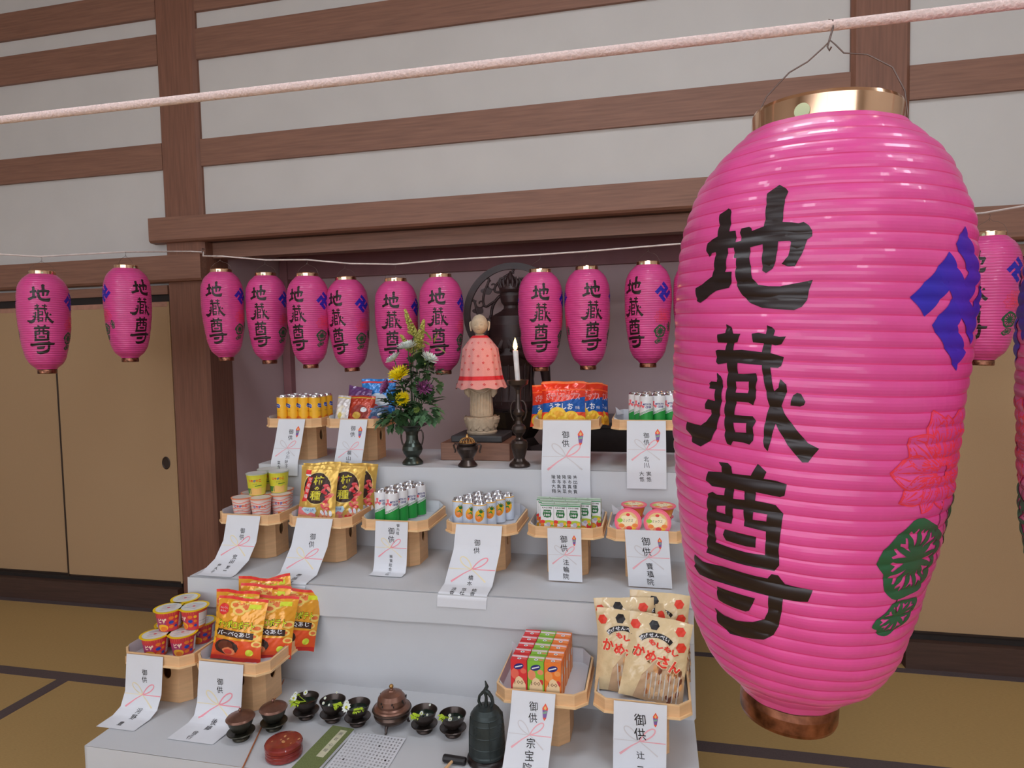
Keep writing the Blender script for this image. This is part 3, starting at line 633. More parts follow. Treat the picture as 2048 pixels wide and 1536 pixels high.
def paper(label, xc, w, path, dx, style, cols, nos=True, by=.52, gx=.0, gh=.028, rot=0.0, mcol=None):
    # path: list of (y, z) from the tray rim downwards; cols: (text, x, top fraction, char height)
    P_ = [(0.0, Vector(path[0]))]
    for a, b in zip(path, path[1:]):
        n = 5
        for k in range(1, n + 1):
            q = Vector(a).lerp(Vector(b), k / n); P_.append((P_[-1][0] + (q - P_[-1][1]).length, q))
    L = P_[-1][0]
    def fn(x, y, off):
        s = min(max(-y, 0), L)
        for (s0, p0), (s1, p1) in zip(P_, P_[1:]):
            if s <= s1 + 1e-9: break
        t = (s - s0) / (s1 - s0) if s1 > s0 else 0; q = p0.lerp(p1, t); d = (p1 - p0).normalized()
        # outward normal in the (y, z) plane, pointing to the viewer / up
        nx, nz = (d.y, -d.x) if d.y < 0 or True else (0, 0)
        return (xc + x + dx * s / L, q.x + nx * off, q.y + nz * off)
    mb = MB(); c = Cv(); c.w = w
    bow(c, gx * w, -L * by, w * .62, style)
    if nos: noshi(c, w * .29, -L * .22, L * .17)
    m_ = mcol or BLACK
    for txt, x, top, chh in cols:
        chh = min(chh * 1.05, (.975 - top) * L / len(txt) / .98)
        for i, ch_ in enumerate(txt):
            if ch_ != ' ': c.text(m_, ch_, x * w + .0006 * math.sin(i * 2.3), -L * top - chh * .98 * (i + .5), chh * .78, chh * (.14 if ch_ == '一' else .82), bold=.004, shear=-.12, rot=.05 * math.sin(i * 1.7 + x * 9))
    ys = [-s for s, _ in P_]
    vs = []; fs = []
    for s, _ in P_: vs += [fn(-w / 2, -s, 0), fn(w / 2, -s, 0)]
    for i in range(len(P_) - 1): fs.append((2 * i, 2 * i + 2, 2 * i + 3, 2 * i + 1))
    mb.add(vs, fs, PAPER, True)
    mb.add([fn(-w / 2, -s, -.0006) if e == 0 else fn(w / 2, -s, -.0006) for s, _ in P_ for e in (0, 1)], [f[::-1] for f in fs], PAPER, True)
    c.apply(mb, fn, .0003, ys=ys)
    return tag(mb.build('name_paper'), label, 'paper', 'white name papers')
RZT = .1935          # top of the tray rim above its step
def fr(y): return y - TW / 2 - .0055
g3, g2, g1 = fr(2.72), fr(2.375), fr(1.925)
paper('white name paper hanging from the stand of yellow cans', -1.583, .131, [(g3, T3 + RZT), (g3 - .030, 1.20), (2.521, 1.122), (2.519, 1.062)], -.012, 'A', [('御供', .05, .17, .026), ('小川妙子', .08, .56, .019), ('菜々', -.2, .74, .018)], mcol=GREYINK)
paper('white name paper hanging from the stand of assorted snack bags', -1.284, .128, [(g3, T3 + RZT), (g3 - .030, 1.20), (2.521, 1.122), (2.52, 1.06)], -.008, 'A', [('御供', .02, .10, .026), ('横山吾郎', .0, .53, .023)], mcol=GREYINK)
paper('large white paper with five columns of names under the potato chips', -.351, .195, [(g3, T3 + RZT), (g3 - .030, 1.2), (2.521, 1.122), (2.520, 1.0)], 0, 'A', [('御供', -.02, .13, .034)] + [(t, xx, .70, .0185) for t, xx in (('井出優貴', .19), ('陵本真央', .08), ('陵本真菜', -.03), ('陵本真矢', -.14), ('陵本大翔', -.25))], by=.47)
paper('white name paper under the top-step green and white cans', -.037, .15, [(g3, T3 + RZT), (g3 - .032, 1.2), (2.521, 1.122), (2.520, 1.046)], 0, 'A', [('御供', .0, .17, .026), ('北川', .0, .52, .024), ('実悠', .06, .74, .021), ('大悠', -.12, .74, .021)], by=.43)
paper('curved name paper hanging from the stand of potato stick cups', -1.60, .148, [(g2, T2 + RZT), (2.215, .86), (2.17, .80), (2.10, T2 + .005), (2.075, T2 + .003)], -.025, 'B', [('御供', .04, .17, .024), ('安田', .06, .55, .022), ('聖一', .1, .75, .018), ('伊久子', -.2, .72, .018)], nos=False, by=.43)
paper('name paper hanging from the stand of gold bags, reaching over the step edge', -1.29, .152, [(g2, T2 + RZT), (2.20, .86), (2.13, .776), (2.064, .768), (2.055, .755), (2.054, .71)], -.025, 'B', [('御供', .05, .16, .028), ('養源院', .06, .62, .026)], nos=False, by=.45)
paper('narrow name paper under the middle-step green and white cans', -.972, .13, [(g2, T2 + RZT), (2.225, .80), (2.215, T2 + .006), (2.18, T2 + .003)], -.01, 'B', [('御供', .0, .09, .030), ('御先祖', .2, .03, .014), ('㈱東総合一同', .02, .55, .0175)], nos=False, by=.44, mcol=GREYINK)
paper('name paper with three columns of names under the pineapple cans', -.632, .174, [(g2, T2 + RZT), (2.212, .873), (2.12, .778), (2.064, .768), (2.055, .755), (2.054, .722)], -.018, 'B', [('御供', .0, .15, .027), ('橋本', .02, .56, .022), ('結香', .19, .74, .021), ('悠杜', -.02, .74, .021), ('涼香', -.23, .74, .021)], nos=False, by=.5)
paper('name paper hanging from the stand of vegetable juice cartons', -.32, .12, [(g2, T2 + RZT), (g2 - .005, .85), (g2 - .006, T2 + .006)], .003, 'A', [('御供', -.02, .12, .03), ('法輪院', .03, .57, .031)], by=.5)
paper('name paper hanging from the stand of orange jelly cups', -.035, .147, [(g2, T2 + RZT + .006), (g2 - .005, .86), (g2 - .012, T2 + .004)], .012, 'A', [('御供', -.03, .11, .034), ('寶積院', .02, .56, .036)], by=.48)
paper('curved name paper hanging from the stand of yellow-lidded cups', -1.676, .143, [(g1, T1 + RZT), (1.782, .47), (1.765, .425), (1.735, T1 + .006), (1.675, T1 + .003)], -.025, 'B', [('御供', .02, .17, .024), ('河野', .06, .64, .024), ('豊', -.03, .86, .022)], nos=False, by=.5)
paper('curved name paper hanging from the stand of orange and yellow bags', -1.385, .164, [(g1, T1 + RZT), (1.782, .46), (1.77, .42), (1.745, T1 + .005), (1.66, T1 + .003)], -.028, 'B', [('御供', .0, .17, .026), ('後藤', .03, .62, .026), ('信行', -.1, .82, .022)], nos=False, by=.48)
paper('name paper slanting forward from the stand of juice boxes', -.352, .128, [(g1, T1 + RZT + .004), (1.765, .53), (1.70, .442), (1.672, .41)], -.012, 'A', [('御供', .02, .10, .030), ('宗宝院', .05, .52, .030)], by=.5, nos=True)
paper('name paper hanging from the stand of cream cracker bags', -.049, .146, [(g1, T1 + RZT + .003), (g1 - .01, .5), (g1 - .012, T1 + .004)], -.004, 'A', [('御供', .0, .14, .038), ('辻', .02, .68, .026), ('一', .02, .87, .02)], by=.55)

# ------------------------------------------------------------------ packaged offerings
def arcxs(r, w, step=12): n = int(w / (r * math.radians(step))) + 2; return [r * math.radians(step) * i for i in range(-n, n + 1)]
def cylfn(r): return lambda x, y, o: ((r + o) * math.sin(x / r), -(r + o) * math.cos(x / r), y)
WHT = ink((236, 236, 240)); CYEL = ink((248, 186, 40)); COR = ink((240, 130, 40)); CBLU = ink((40, 70, 170)); CGRN = ink((30, 150, 60)); CGRND = ink((16, 110, 50)); CRED = ink((232, 50, 46)); CPINK = ink((246, 120, 130))
NAVY = ink((40, 40, 120)); BRN = ink((110, 52, 30)); DBR = ink((60, 34, 24)); GOLDF = mat('gold_foil', (226, 184, 92), .3, metal=.45, amt=.12, scale=30); SILF = mat('silver_foil', (206, 208, 214), .3, metal=.6)
LGRN = ink((150, 204, 50)); SKIN = ink((232, 200, 160)); PURP = ink((120, 60, 130)); CLBL = ink((60, 140, 214))
def can(name, r, h_, base, cv, lidm=SILV):
    t = thing(name, 'x', 'drink can')
    mb = MB(); n = .0045
    mb.lathe([(r - .006, 0, SILV), (r - .001, .004, SILV), (r, .007, base), (r, h_ - .009, base), (r - .001, h_ - .007, SILV), (r - .0045, h_ - .001, SILV), (r - .0045, h_, SILV), (r - .0058, h_, SILV), (r - .0068, h_ - .004, SILV), (0, h_ - .004, SILV)], base, 30)
    cv.apply(mb, cylfn(r), .0002, xs=arcxs(r, .09))
    b = mb.build('body', t)
    tb = MB(); tb.tube([(.0, .002, h_ - .0025), (.0055, .006, h_ - .002), (.0045, .012, h_ - .001), (-.0045, .012, h_ - .001), (-.0055, .006, h_ - .002)], .0011, SILV, 5, closed=True)
    tb.lathe([(.003, h_ - .0042), (.003, h_ - .002), (0, h_ - .0018)], SILV, 8); tb.build('pull_tab', t)
    return t
R_ = .0264
def yellow_can():
    c = Cv(); H_ = .134
    for k in (0, 2.09 * R_, -2.09 * R_):
        c.ell(WHT, k, .088, .0165, .0095); c.ell(CBLU, k, .088, .0150, .0082); c.ell(CBLU, k - .008, .094, .006, .005, 8); c.ell(CBLU, k + .008, .082, .006, .005, 8)
        c.text(WHT, 'なっちゃん', k, .088, .024, .007, bold=.03, shear=.1)
        c.text(BRN, 'オレンジ', k, .064, .024, .006); c.ell(COR, k, .028, .017, .014)
    c.rect(SILV, -PI * R_, .124, PI * R_, .126)
    return can('juice_can', R_, H_, CYEL, c)
def cider_can():
    c = Cv(); H_ = .133
    sw = [(x, .056 + .012 * math.sin(x / R_ * 1.0 + .3)) for x in [PI * R_ * (-1 + i / 15) for i in range(31)]]
    c.poly(CGRN, [(-PI * R_, .007)] + sw + [(PI * R_, .007)])
    for d in (.0035, .0075): c.stroke(CGRND if d < .005 else CGRN, [(x, y + d) for x, y in sw], .0016)
    for k in (0, PI * R_):
        k -= .004
        for a in (90, 210, 330):
            dx, dy = math.cos(math.radians(a)), math.sin(math.radians(a))
            c.stroke(CPINK, [(k - .014, .090), (k - .014 + dx * .015, .090 + dy * .015)], [.005, .011])
            c.stroke(CPINK, [(k - .014 + dx * .009 - dy * .005, .09 + dy * .009 + dx * .005), (k - .014 + dx * .009 + dy * .005, .09 + dy * .009 - dx * .005)], .003)
        c.text(NAVY, 'MITSUYA', k + .012, .094, .034, .008, bold=.03, shear=.15); c.text(NAVY, 'CIDER', k + .016, .083, .024, .0085, bold=.03, shear=.15)
    return can('cider_can', R_, H_, WHT, c)
def pine_can():
    c = Cv(); H_ = .104
    c.rect(CYEL, -PI * R_, .092, PI * R_, .0955)
    for k in (0, PI * R_):
        c.ell(CYEL, k, .056, .018, .024, rot=-.35); c.ell(COR, k - .003, .048, .014, .015, rot=-.3); c.ell(CYEL, k + .004, .064, .011, .012)
        c.ell(ink((244, 150, 90)), k - .006, .051, .008, .008)
        for a in (20, 45, 70, 95, 120):
            dx, dy = math.cos(math.radians(a)), math.sin(math.radians(a)); c.stroke(CGRND, [(k + .004, .066), (k + .004 + dx * .018, .066 + dy * .018)], [.006, .001])
        for a in (-20, 10): c.stroke(CGRN, [(k + .002, .060), (k + .002 + .014 * math.cos(a), .060 + .012 * math.sin(a))], [.006, .001])
    return can('pineapple_can', R_, H_, ink((214, 222, 236)), c)
def block(K, loc, label, nx, ny, dx, dy, rot, ox, oy, group, jit=.0008, yaw=0, skip=(), row_off=0.0):
    ca, sa = math.cos(rot), math.sin(rot)
    for j in range(ny):
        for i in range(nx):
            if (i, j) in skip: continue
            x = ox + (i + row_off * j) * dx; y = oy + j * dy
            X = x * ca - y * sa; Y = x * sa + y * ca
            K.put(label % (ORD[j], ORD[i]), (loc[0] + X + random.uniform(-jit, jit), loc[1] + Y + random.uniform(-jit, jit), loc[2]), yaw + random.uniform(-.12, .12), group)
D = .0535
KY = Kind(yellow_can()); KC = Kind(cider_can()); KP = Kind(pine_can())
block(KY, LOC['T3a'], 'small yellow juice can, %s row from the front, %s from the left', 4, 3, D, D, 0, -.062, -.088, 'yellow juice cans on the top-left stand', yaw=-.5)
block(KC, LOC['T3d'], 'cider can on the top step, %s row from the front corner, %s can', 4, 3, D, D, math.radians(26), -.045, -.095, 'cider cans on the top step', yaw=-.1, skip=((3, 0),))
block(KC, LOC['T2c'], 'cider can on the middle step, %s row from the front, %s from left', 2, 4, D, D, math.radians(-20), -.045, -.082, 'cider cans on the middle step', yaw=.42)
block(KP, LOC['T2d'], 'pineapple juice can, %s row from the front corner, %s from the left', 3, 4, D, D, math.radians(-27), -.078, -.078, 'pineapple juice cans', yaw=.3, skip=((0, 3),))
# cartons
def carton(name, w, d, h_, m, cvf, top, label):
    t = thing(name, 'x', 'juice carton'); mb = MB(); mb.box(-w / 2, w / 2, -d / 2, d / 2, 0, h_, m)
    c, cs, ct = Cv(), Cv(), Cv(); cvf(c, cs, ct)
    c.apply(mb, lambda x, y, o: (x, -d / 2 - o, y), .00015); cs.apply(mb, lambda x, y, o: (w / 2 + o, x, y), .00015); cs.apply(mb, lambda x, y, o: (-w / 2 - o, -x, y), .00015)
    ct.apply(mb, lambda x, y, o: (x, y, h_ + o), .00015)
    mb.build('carton_body', t)
    fb = MB(); fb.box(-w / 2 + .001, w / 2 - .001, -.0008, .0035, h_, h_ + .0035, top); fb.build('top_seam', t)
    return t
def kag(c, cs, ct):
    w = .047
    c.rect(ink((90, 160, 110)), -w / 2, .1, w / 2, .1045)
    c.text(DBR, 'KAGOME', 0, .0945, .036, .0055, bold=.02)
    c.rect(CGRND, -.013, .060, .013, .087); c.ell(CGRND, 0, .072, .016, .014); c.text(WHT, '野菜生活', 0, .080, .021, .006, bold=.02); c.text(WHT, '100', 0, .068, .021, .010, bold=.04)
    c.poly(ink((180, 200, 60)), [(-.0235, .045), (-.01, .048), (.008, .05), (.0235, .047), (.0235, .038), (-.0235, .036)])
    for x, y, rx, ry, m in ((-.017, .043, .009, .007, CRED), (-.018, .031, .007, .008, COR), (.004, .036, .008, .006, ink((190, 180, 200))), (.016, .037, .006, .006, CYEL), (-.006, .012, .014, .011, COR), (-.006, .012, .011, .0085, CYEL), (.016, .020, .009, .013, CRED), (.018, .028, .006, .005, LGRN), (-.02, .008, .006, .008, CYEL), (.02, .006, .006, .006, CRED)): c.ell(m, x, y, rx, ry)
    cs.rect(ink((200, 210, 190)), -.019, .005, .019, .1); cs.rect(CGRND, -.019, .05, .019, .06); cs.ell(COR, 0, .025, .014, .014)
    ct.rect(ink((150, 180, 150)), -.0235, -.0185, .0235, .0185)
KK = Kind(carton('vegetable_juice_carton', .047, .037, .106, WHT, kag, ink((200, 214, 200)), ''))
x_, y_, z_ = LOC['T2e']
n_ = 0
for j, (nn, x0) in enumerate(((3, -.063), (4, -.077), (5, -.093))):
    for i in range(nn):
        KK.put('vegetable juice carton in the %s row from the front, %s from the left' % (ORD[j], ORD[i]), (x_ + x0 + i * .0478, y_ - .088 + j * .042, z_), random.uniform(-.03, .03), 'vegetable juice cartons')
def fruit(bm, b2):
    def f(c, cs, ct):
        w = .047
        c.rect(bm, -w / 2, 0, w / 2, .111); c.ell(b2, -.012, .070, .012, .016); c.ell(b2, .014, .080, .009, .008); c.ell(ink((214, 60, 60)), .016, .05, .007, .009)
        c.ell(NAVY, 0, .093, .0155, .0088, 18, rot=.3); c.stroke(WHT, [(-.011, .0895), (.011, .0965)], .0035)
        c.poly(ink((244, 214, 170)), [(-.02, 0), (-.019, .035), (-.008, .058), (0, .064), (.01, .058), (.02, .04), (.021, 0)]); c.text(BRN, '100', 0, .045, .027, .012, bold=.0)
        c.ell(CYEL, 0, .008, .015, .01)
        cs.rect(b2, -.018, 0, .018, .09); cs.ell(WHT, 0, .06, .01, .012)
        ct.ell(WHT, 0, -.009, .0065, .006); ct.ell(GREYINK, 0, -.009, .0025, .0025, 8); ct.rect(b2, .008, -.013, .02, -.006)
    return f
KJ = [Kind(carton('juice_box', .049, .039, .112, m, fruit(m, m2), ink((226, 206, 210)), '')) for m, m2 in ((ink((226, 50, 56)), ink((240, 110, 90))), (ink((140, 196, 60)), ink((240, 150, 110))), (ink((244, 128, 50)), ink((248, 160, 90))))]
x_, y_, z_ = LOC['T1c']
for j in range(5):
    for i in range(3):
        KJ[i].put('%s juice box, %s from the front in its row of five' % (('red', 'green', 'orange')[i], ORD[j]), (x_ - .064 + i * .0505 + j * .0015, y_ - .093 + j * .0425, z_), random.uniform(-.04, .04), 'small juice boxes')
# bags
def bagfn(w, h_, t, seed, pinch=.06):
    rnd = random.Random(seed); ph = [rnd.uniform(0, 6) for _ in range(8)]
    def prof(x, y):
        u = min(1, abs(2 * x / w)); v = min(1, abs(2 * y / h_ - 1)); e = .12
        a = max(0, 1 - u ** 2.6) ** .8; b = max(0, 1 - (v / (1 - e * .5)) ** 3.2) ** .75 if v < 1 - e * .5 else 0
        return a * b
    def fn(x, y, o, sgn=1):
        v = y / h_; k = prof(x, y); xx = x * (1 - pinch * math.sin(PI * v))
        wr = .0022 * math.sin(x * 150 + ph[0] + y * 40) * math.sin(y * 60 + ph[1]) + .0016 * math.sin(x * 260 - y * 190 + ph[2]) + .0012 * math.sin(y * 330 + x * 120 + ph[3])
        edge = .0016 * math.sin(x * 210 + ph[4]) * (1 if k == 0 else .5) + .003 * math.sin(x * 45 + ph[5]) * abs(2 * v - 1) ** 3
        sag = .0014 * math.sin(xx * 60 + ph[6])
        return (xx, -sgn * (t / 2 * k + wr * min(1, k * 2) * (1 if sgn > 0 else .5) + o + .0005) + edge, y + sag * abs(2 * v - 1))
    return fn
def bag(name, w, h_, t, m, mb_, design, seed, cat='snack bag', extra=None):
    mb = MB(); fn0 = bagfn(w, h_, t, seed); NX, NY = 18, 22
    G = [[Vector(fn0((i / NX - .5) * w, j / NY * h_, 0)) for i in range(NX + 1)] for j in range(NY + 1)]
    def fn(x, y, o):                            # exactly on the triangles of the front sheet
        u = min(max((x / w + .5) * NX, 0), NX - 1e-6); v = min(max(y / h_ * NY, 0), NY - 1e-6); i, j = int(u), int(v); u -= i; v -= j
        a, b, c, d = G[j][i], G[j][i + 1], G[j + 1][i], G[j + 1][i + 1]
        p = a + (b - a) * u + (d - b) * v if u >= v else a + (c - a) * v + (d - c) * u
        return (p.x, p.y - o, p.z)
    W_ = NX + 1; fs = []
    for j in range(NY):
        for i in range(NX): k = j * W_ + i; fs += [(k, k + 1, k + W_ + 1), (k, k + W_ + 1, k + W_)]
    mb.add([p for row in G for p in row], fs, m, True)
    mb.grid(NX, NY, lambda u, v: fn0((u - .5) * w, v * h_, 0, -1), mb_, flip=True)
    c = Cv(); design(c, w, h_)
    c.apply(mb, fn, .0002, xs=[(i / NX - .5) * w for i in range(1, NX)], ys=[j / NY * h_ for j in range(1, NY)], clip=(-w / 2 + .0005, .0005, w / 2 - .0005, h_ - .0005), base=1, lay=4e-5, diag=(w / NX, h_ / NY, -w / 2), smooth=True)
    o = mb.build(name); o['category'] = cat; return o
def foil(name, rgb, metal=.15, rough=.22): return mat(name, rgb, rough, metal=metal, amt=.06, scale=26, coat=.5, bump=.35)
FR = foil('red_film', (232, 58, 30)); FY = foil('orange_yellow_film', (244, 168, 44)); FG = GOLDF; FC = foil('cream_film', (226, 200, 156), .0, .25); FB = foil('silver_film', (196, 200, 208), .5, .25)
FPU = foil('purple_film', (110, 62, 120)); FBL = foil('blue_film', (40, 130, 210)); FRB = foil('red_brown_film', (196, 66, 44)); FWH = foil('white_film', (220, 214, 214))
def d_chips(c, w, h_):
    c.rect(ink((240, 120, 60)), -w / 2, h_ * .965, w / 2, h_)
    c.rect(ink((246, 96, 30)), -w / 2, h_ * .80, w / 2, h_ * .83)
    c.poly(ink((20, 90, 176)), [(-w / 2, h_ * .30), (-w / 2, h_ * .50), (0, h_ * .545), (w / 2, h_ * .66), (w / 2, h_ * .30)])
    c.text(WHT, 'カルビー', 0, h_ * .80, w * .3, h_ * .04)
    c.otext(ink((226, 50, 40)), WHT, 'ポテトチップス', 0, h_ * .665, w * .76, h_ * .15)
    c.otext(WHT, ink((20, 90, 176)), 'うすしお', -.04 * w, h_ * .43, w * .56, h_ * .15); c.text(WHT, '味', w * .34, h_ * .40, w * .1, h_ * .07)
    c.rect(ink((236, 74, 36)), -w / 2, 0, w / 2, h_ * .30)
    for x, y, r in ((-.02, .12, .04), (-.05, .08, .03), (.03, .1, .03), (.06, .05, .028), (0, .04, .03)):
        c.ell(ink((250, 206, 60)), x * w / .16, y * h_ / .5, r, r * .8); c.ell(ink((246, 180, 50)), x * w / .16 + .004, y * h_ / .5 - .004, r * .7, r * .5)
def d_sap(c, w, h_):
    c.rect(CRED, -w / 2, h_ * .955, w / 2, h_); c.rect(ink((236, 88, 36)), -w / 2, 0, w / 2, h_ * .34); c.rect(ink((210, 44, 36)), -w / 2, 0, w / 2, h_ * .07)
    for x, y, r in ((-.1, .88, .09), (.12, .86, .1), (.0, .80, .1), (.34, .42, .08), (.4, .55, .09), (.42, .3, .07)):
        c.ell(ink((250, 214, 110)), x * w, y * h_, r * w * 1.3, r * h_ * .7); c.ell(ink((240, 120, 60)), x * w, y * h_, r * w * .8, r * h_ * .35)
    c.ell(CRED, -.34 * w, h_ * .80, w * .12, h_ * .09); c.text(WHT, 'カルシウム', -.34 * w, h_ * .82, w * .18, h_ * .03); c.text(WHT, '鉄分入', -.34 * w, h_ * .77, w * .14, h_ * .03)
    c.text(ink((240, 90, 50)), 'Calbee', .05 * w, h_ * .91, w * .28, h_ * .04, bold=.02)
    c.rect(ink((220, 228, 40)), w * .18, h_ * .84, w * .40, h_ * .91)
    c.otext(ink((222, 230, 30)), DBR, 'サッポロポテト', -.03 * w, h_ * .58, w * .78, h_ * .13, b=.06)
    c.poly(DBR, [(-w * .43, h_ * .40), (-w * .43, h_ * .50), (w * .36, h_ * .47), (w * .36, h_ * .37)])
    c.otext(WHT, DBR, 'バーベQあじ', -.04 * w, h_ * .435, w * .7, h_ * .085, b=.04)
    c.ell(DBR, -.17 * w, h_ * .22, w * .26, h_ * .12); c.ell(BRN, -.18 * w, h_ * .235, w * .17, h_ * .085); c.ell(ink((236, 140, 90)), -.10 * w, h_ * .16, w * .14, h_ * .06); c.ell(ink((214, 70, 50)), -.12 * w, h_ * .15, w * .09, h_ * .04)
    c.ell(ink((214, 224, 60)), .30 * w, h_ * .16, w * .07, h_ * .055)
    for i in range(4): c.ell(CYEL, (-.47 + .01 * i) * w, h_ * (.3 + .1 * i), w * .05, h_ * .05)
def d_kaki(c, w, h_):
    c.ell(ink((240, 214, 130)), 0, h_ * .60, w * .39, h_ * .30, 30); c.ell(DBR, 0, h_ * .60, w * .37, h_ * .285, 30)
    c.rect(CRED, -w * .34, h_ * .85, -w * .20, h_ * .93); c.rect(WHT, -w * .34, h_ * .82, -w * .20, h_ * .85)
    c.poly(CRED, [(-.40 * w, h_ * .34), (-.27 * w, h_ * .36), (-.13 * w, h_ * .80), (-.26 * w, h_ * .80)])
    for i, ch in enumerate('元祖柿種'): c.text(WHT, ch, (-.20 - .035 * i) * w, h_ * (.745 - .1 * i), w * .09, h_ * .075)
    yg = ink((226, 214, 60))
    c.text(yg, '柿', .04 * w, h_ * .745, w * .27, h_ * .17, bold=.02); c.text(yg, 'の', .01 * w, h_ * .60, w * .12, h_ * .07, bold=.04); c.text(yg, '種', -.02 * w, h_ * .465, w * .29, h_ * .17, bold=.015)
    rnd = random.Random(3)
    for i in range(16): c.ell((ink((232, 90, 100)), ink((214, 50, 60)), ink((240, 140, 120)))[i % 3], (.20 + .22 * rnd.random()) * w - i * .006 * w, h_ * (.66 - .032 * i), w * .075, h_ * .03, 10, rot=rnd.uniform(-1, 1))
    c.rect(ink((240, 130, 130)), -w / 2, h_ * .02, w * .0, h_ * .24); c.rect(ink((242, 170, 110)), -w / 2, h_ * .02, -w * .1, h_ * .1)
    c.poly(ink((200, 226, 236)), [(-.40 * w, h_ * .20), (-.33 * w, h_ * .24), (0, h_ * .25), (.04 * w, h_ * .19), (-.02 * w, h_ * .13), (-.12 * w, h_ * .16), (-.2 * w, h_ * .12), (-.3 * w, h_ * .15)])
    c.text(CBLU, '6袋詰', -.17 * w, h_ * .2, w * .26, h_ * .045)
    for i in range(9): c.ell((CRED, ink((244, 160, 120)), WHT)[i % 3], (.12 + .04 * i - .001) * w * .9, h_ * (.06 + .05 * (i % 3)), w * .07, h_ * .03, 10, rot=i)
    c.rect(ink((214, 170, 80)), -w / 2, h_ * .955, w / 2, h_ * .965)
def d_kame(c, w, h_):
    def hexa(m, x, y, r, a=.2): c.poly(m, [(x + r * math.cos(a + k * PI / 3), y + r * .9 * math.sin(a + k * PI / 3)) for k in range(6)])
    # see-through lower half with the crackers showing
    c.poly(ink((196, 160, 124)), [(-.28 * w, 0), (-.2 * w, .3 * h_), (.02 * w, .52 * h_), (.3 * w, .46 * h_), (.5 * w, .36 * h_), (.5 * w, 0)])
    rnd = random.Random(5)
    for i in range(26):
        x, y = rnd.uniform(-.1, .45) * w, rnd.uniform(.04, .42) * h_
        c.ell((ink((176, 104, 56)), ink((214, 156, 100)), ink((120, 66, 40)), ink((226, 186, 140)))[i % 4], x, y, w * .03, h_ * rnd.uniform(.03, .07), 8, rot=rnd.uniform(-.4, .4))
    for i in range(8): c.stroke(ink((206, 196, 184)), [((-.1 + .07 * i) * w, .04 * h_), ((-.12 + .075 * i) * w, .36 * h_)], w * .018)
    hexa(ink((230, 62, 40)), -.40 * w, .86 * h_, .085 * w); hexa(BLACK, -.10 * w, .90 * h_, .085 * w, 0); hexa(ink((230, 62, 40)), .32 * w, .88 * h_, .085 * w); hexa(ink((230, 62, 40)), .37 * w, .70 * h_, .09 * w)
    pts = [(-.02 * w + .30 * w * math.cos(t) - .02 * w, .62 * h_ + .17 * h_ * math.sin(t)) for t in [math.radians(150 - 6 * i) for i in range(20)]]
    c.stroke(BLACK, pts, h_ * .06)
    for i, ch in enumerate('揚げせんべい'):
        t = math.radians(143 - 17.5 * i); c.text(WHT, ch, -.04 * w + .30 * w * math.cos(t), .62 * h_ + .17 * h_ * math.sin(t), w * .075, h_ * .045, rot=t - PI / 2, bold=.02)
    rd = ink((232, 56, 36)); cr = ink((236, 214, 174))
    for i, ch in enumerate('もしもし'): c.text(rd, ch, (-.10 + .13 * i) * w, (.70 - .025 * i) * h_, w * .12, h_ * .075, bold=.05)
    for i, ch in enumerate('かめさん'):
        c.otext(rd, cr, ch, (-.29 + .20 * i) * w, (.57 - .035 * i) * h_, w * .20, h_ * .145, b=.09)
def d_plain(c, w, h_, a, b, t, m=WHT):
    c.rect(a, -w / 2, h_ * .9, w / 2, h_ * .94); c.ell(b, 0, h_ * .42, w * .34, h_ * .25); c.ell(a, -.1 * w, h_ * .3, w * .16, h_ * .12); c.ell(m, .15 * w, h_ * .5, w * .12, h_ * .09)
    if t: c.otext(m, a, t, 0, h_ * .75, w * .7, h_ * .12)
def lean(dx, dy, dz): return (math.radians(dx), math.radians(dy), math.radians(dz))
def put_bags(K, base, rows, group):
    for lb, x, y, z, rot in rows: K.put(lb, (base[0] + x, base[1] + y, base[2] + z), rot, group)
KCH = Kind(bag('potato_chip_bag', .19, .180, .05, FR, FB, d_chips, 1))
put_bags(KCH, LOC['T3c'], [('tall red potato chip bag in the middle, facing straight ahead', -.015, -.070, .002, lean(-8, 0, 0)),
 ('red potato chip bag lowest at the left, partly behind the middle one', -.075, -.03, -.012, lean(-10, 0, -12)),
 ('red potato chip bag just right of the middle one, turned aside', .065, -.02, -.002, lean(-10, 3, 30)),
 ('red potato chip bag farthest right, showing its silver back edge', .098, .035, -.006, lean(-10, 8, 48)),
 ('red potato chip bag behind, its top corner peeping between two others', -.035, .035, .0, lean(-8, 0, -8))], 'red potato chip bags')
KSA = Kind(bag('barbecue_snack_bag', .185, .205, .045, FY, FB, d_sap, 2))
put_bags(KSA, LOC['T1b'], [('orange barbecue snack bag at the very front, facing straight ahead', -.018, -.072, .003, lean(-14, 3, 2)),
 ('orange barbecue snack bag second from the left, turned to the right', .058, -.03, -.002, lean(-15, 8, 22)),
 ('orange barbecue snack bag farthest right, leaning over the stand edge', .110, .035, .0, lean(-14, 16, 38)),
 ('orange barbecue snack bag at the left, mostly hidden behind the front one', -.048, -.030, .012, lean(-10, -2, -6)),
 ('orange barbecue snack bag in the middle of the heap, only its top showing', .012, .025, .016, lean(-10, 4, 8)),
 ('orange barbecue snack bag at the back with its corner sticking up', .045, .075, .026, lean(-10, -14, 5)),
 ('orange barbecue snack bag at the back left, only its red edge showing', -.03, .075, .022, lean(-8, 0, -3))], 'orange barbecue snack bags')
KKA = Kind(bag('rice_cracker_bag', .165, .215, .035, FG, FB, d_kaki, 3))
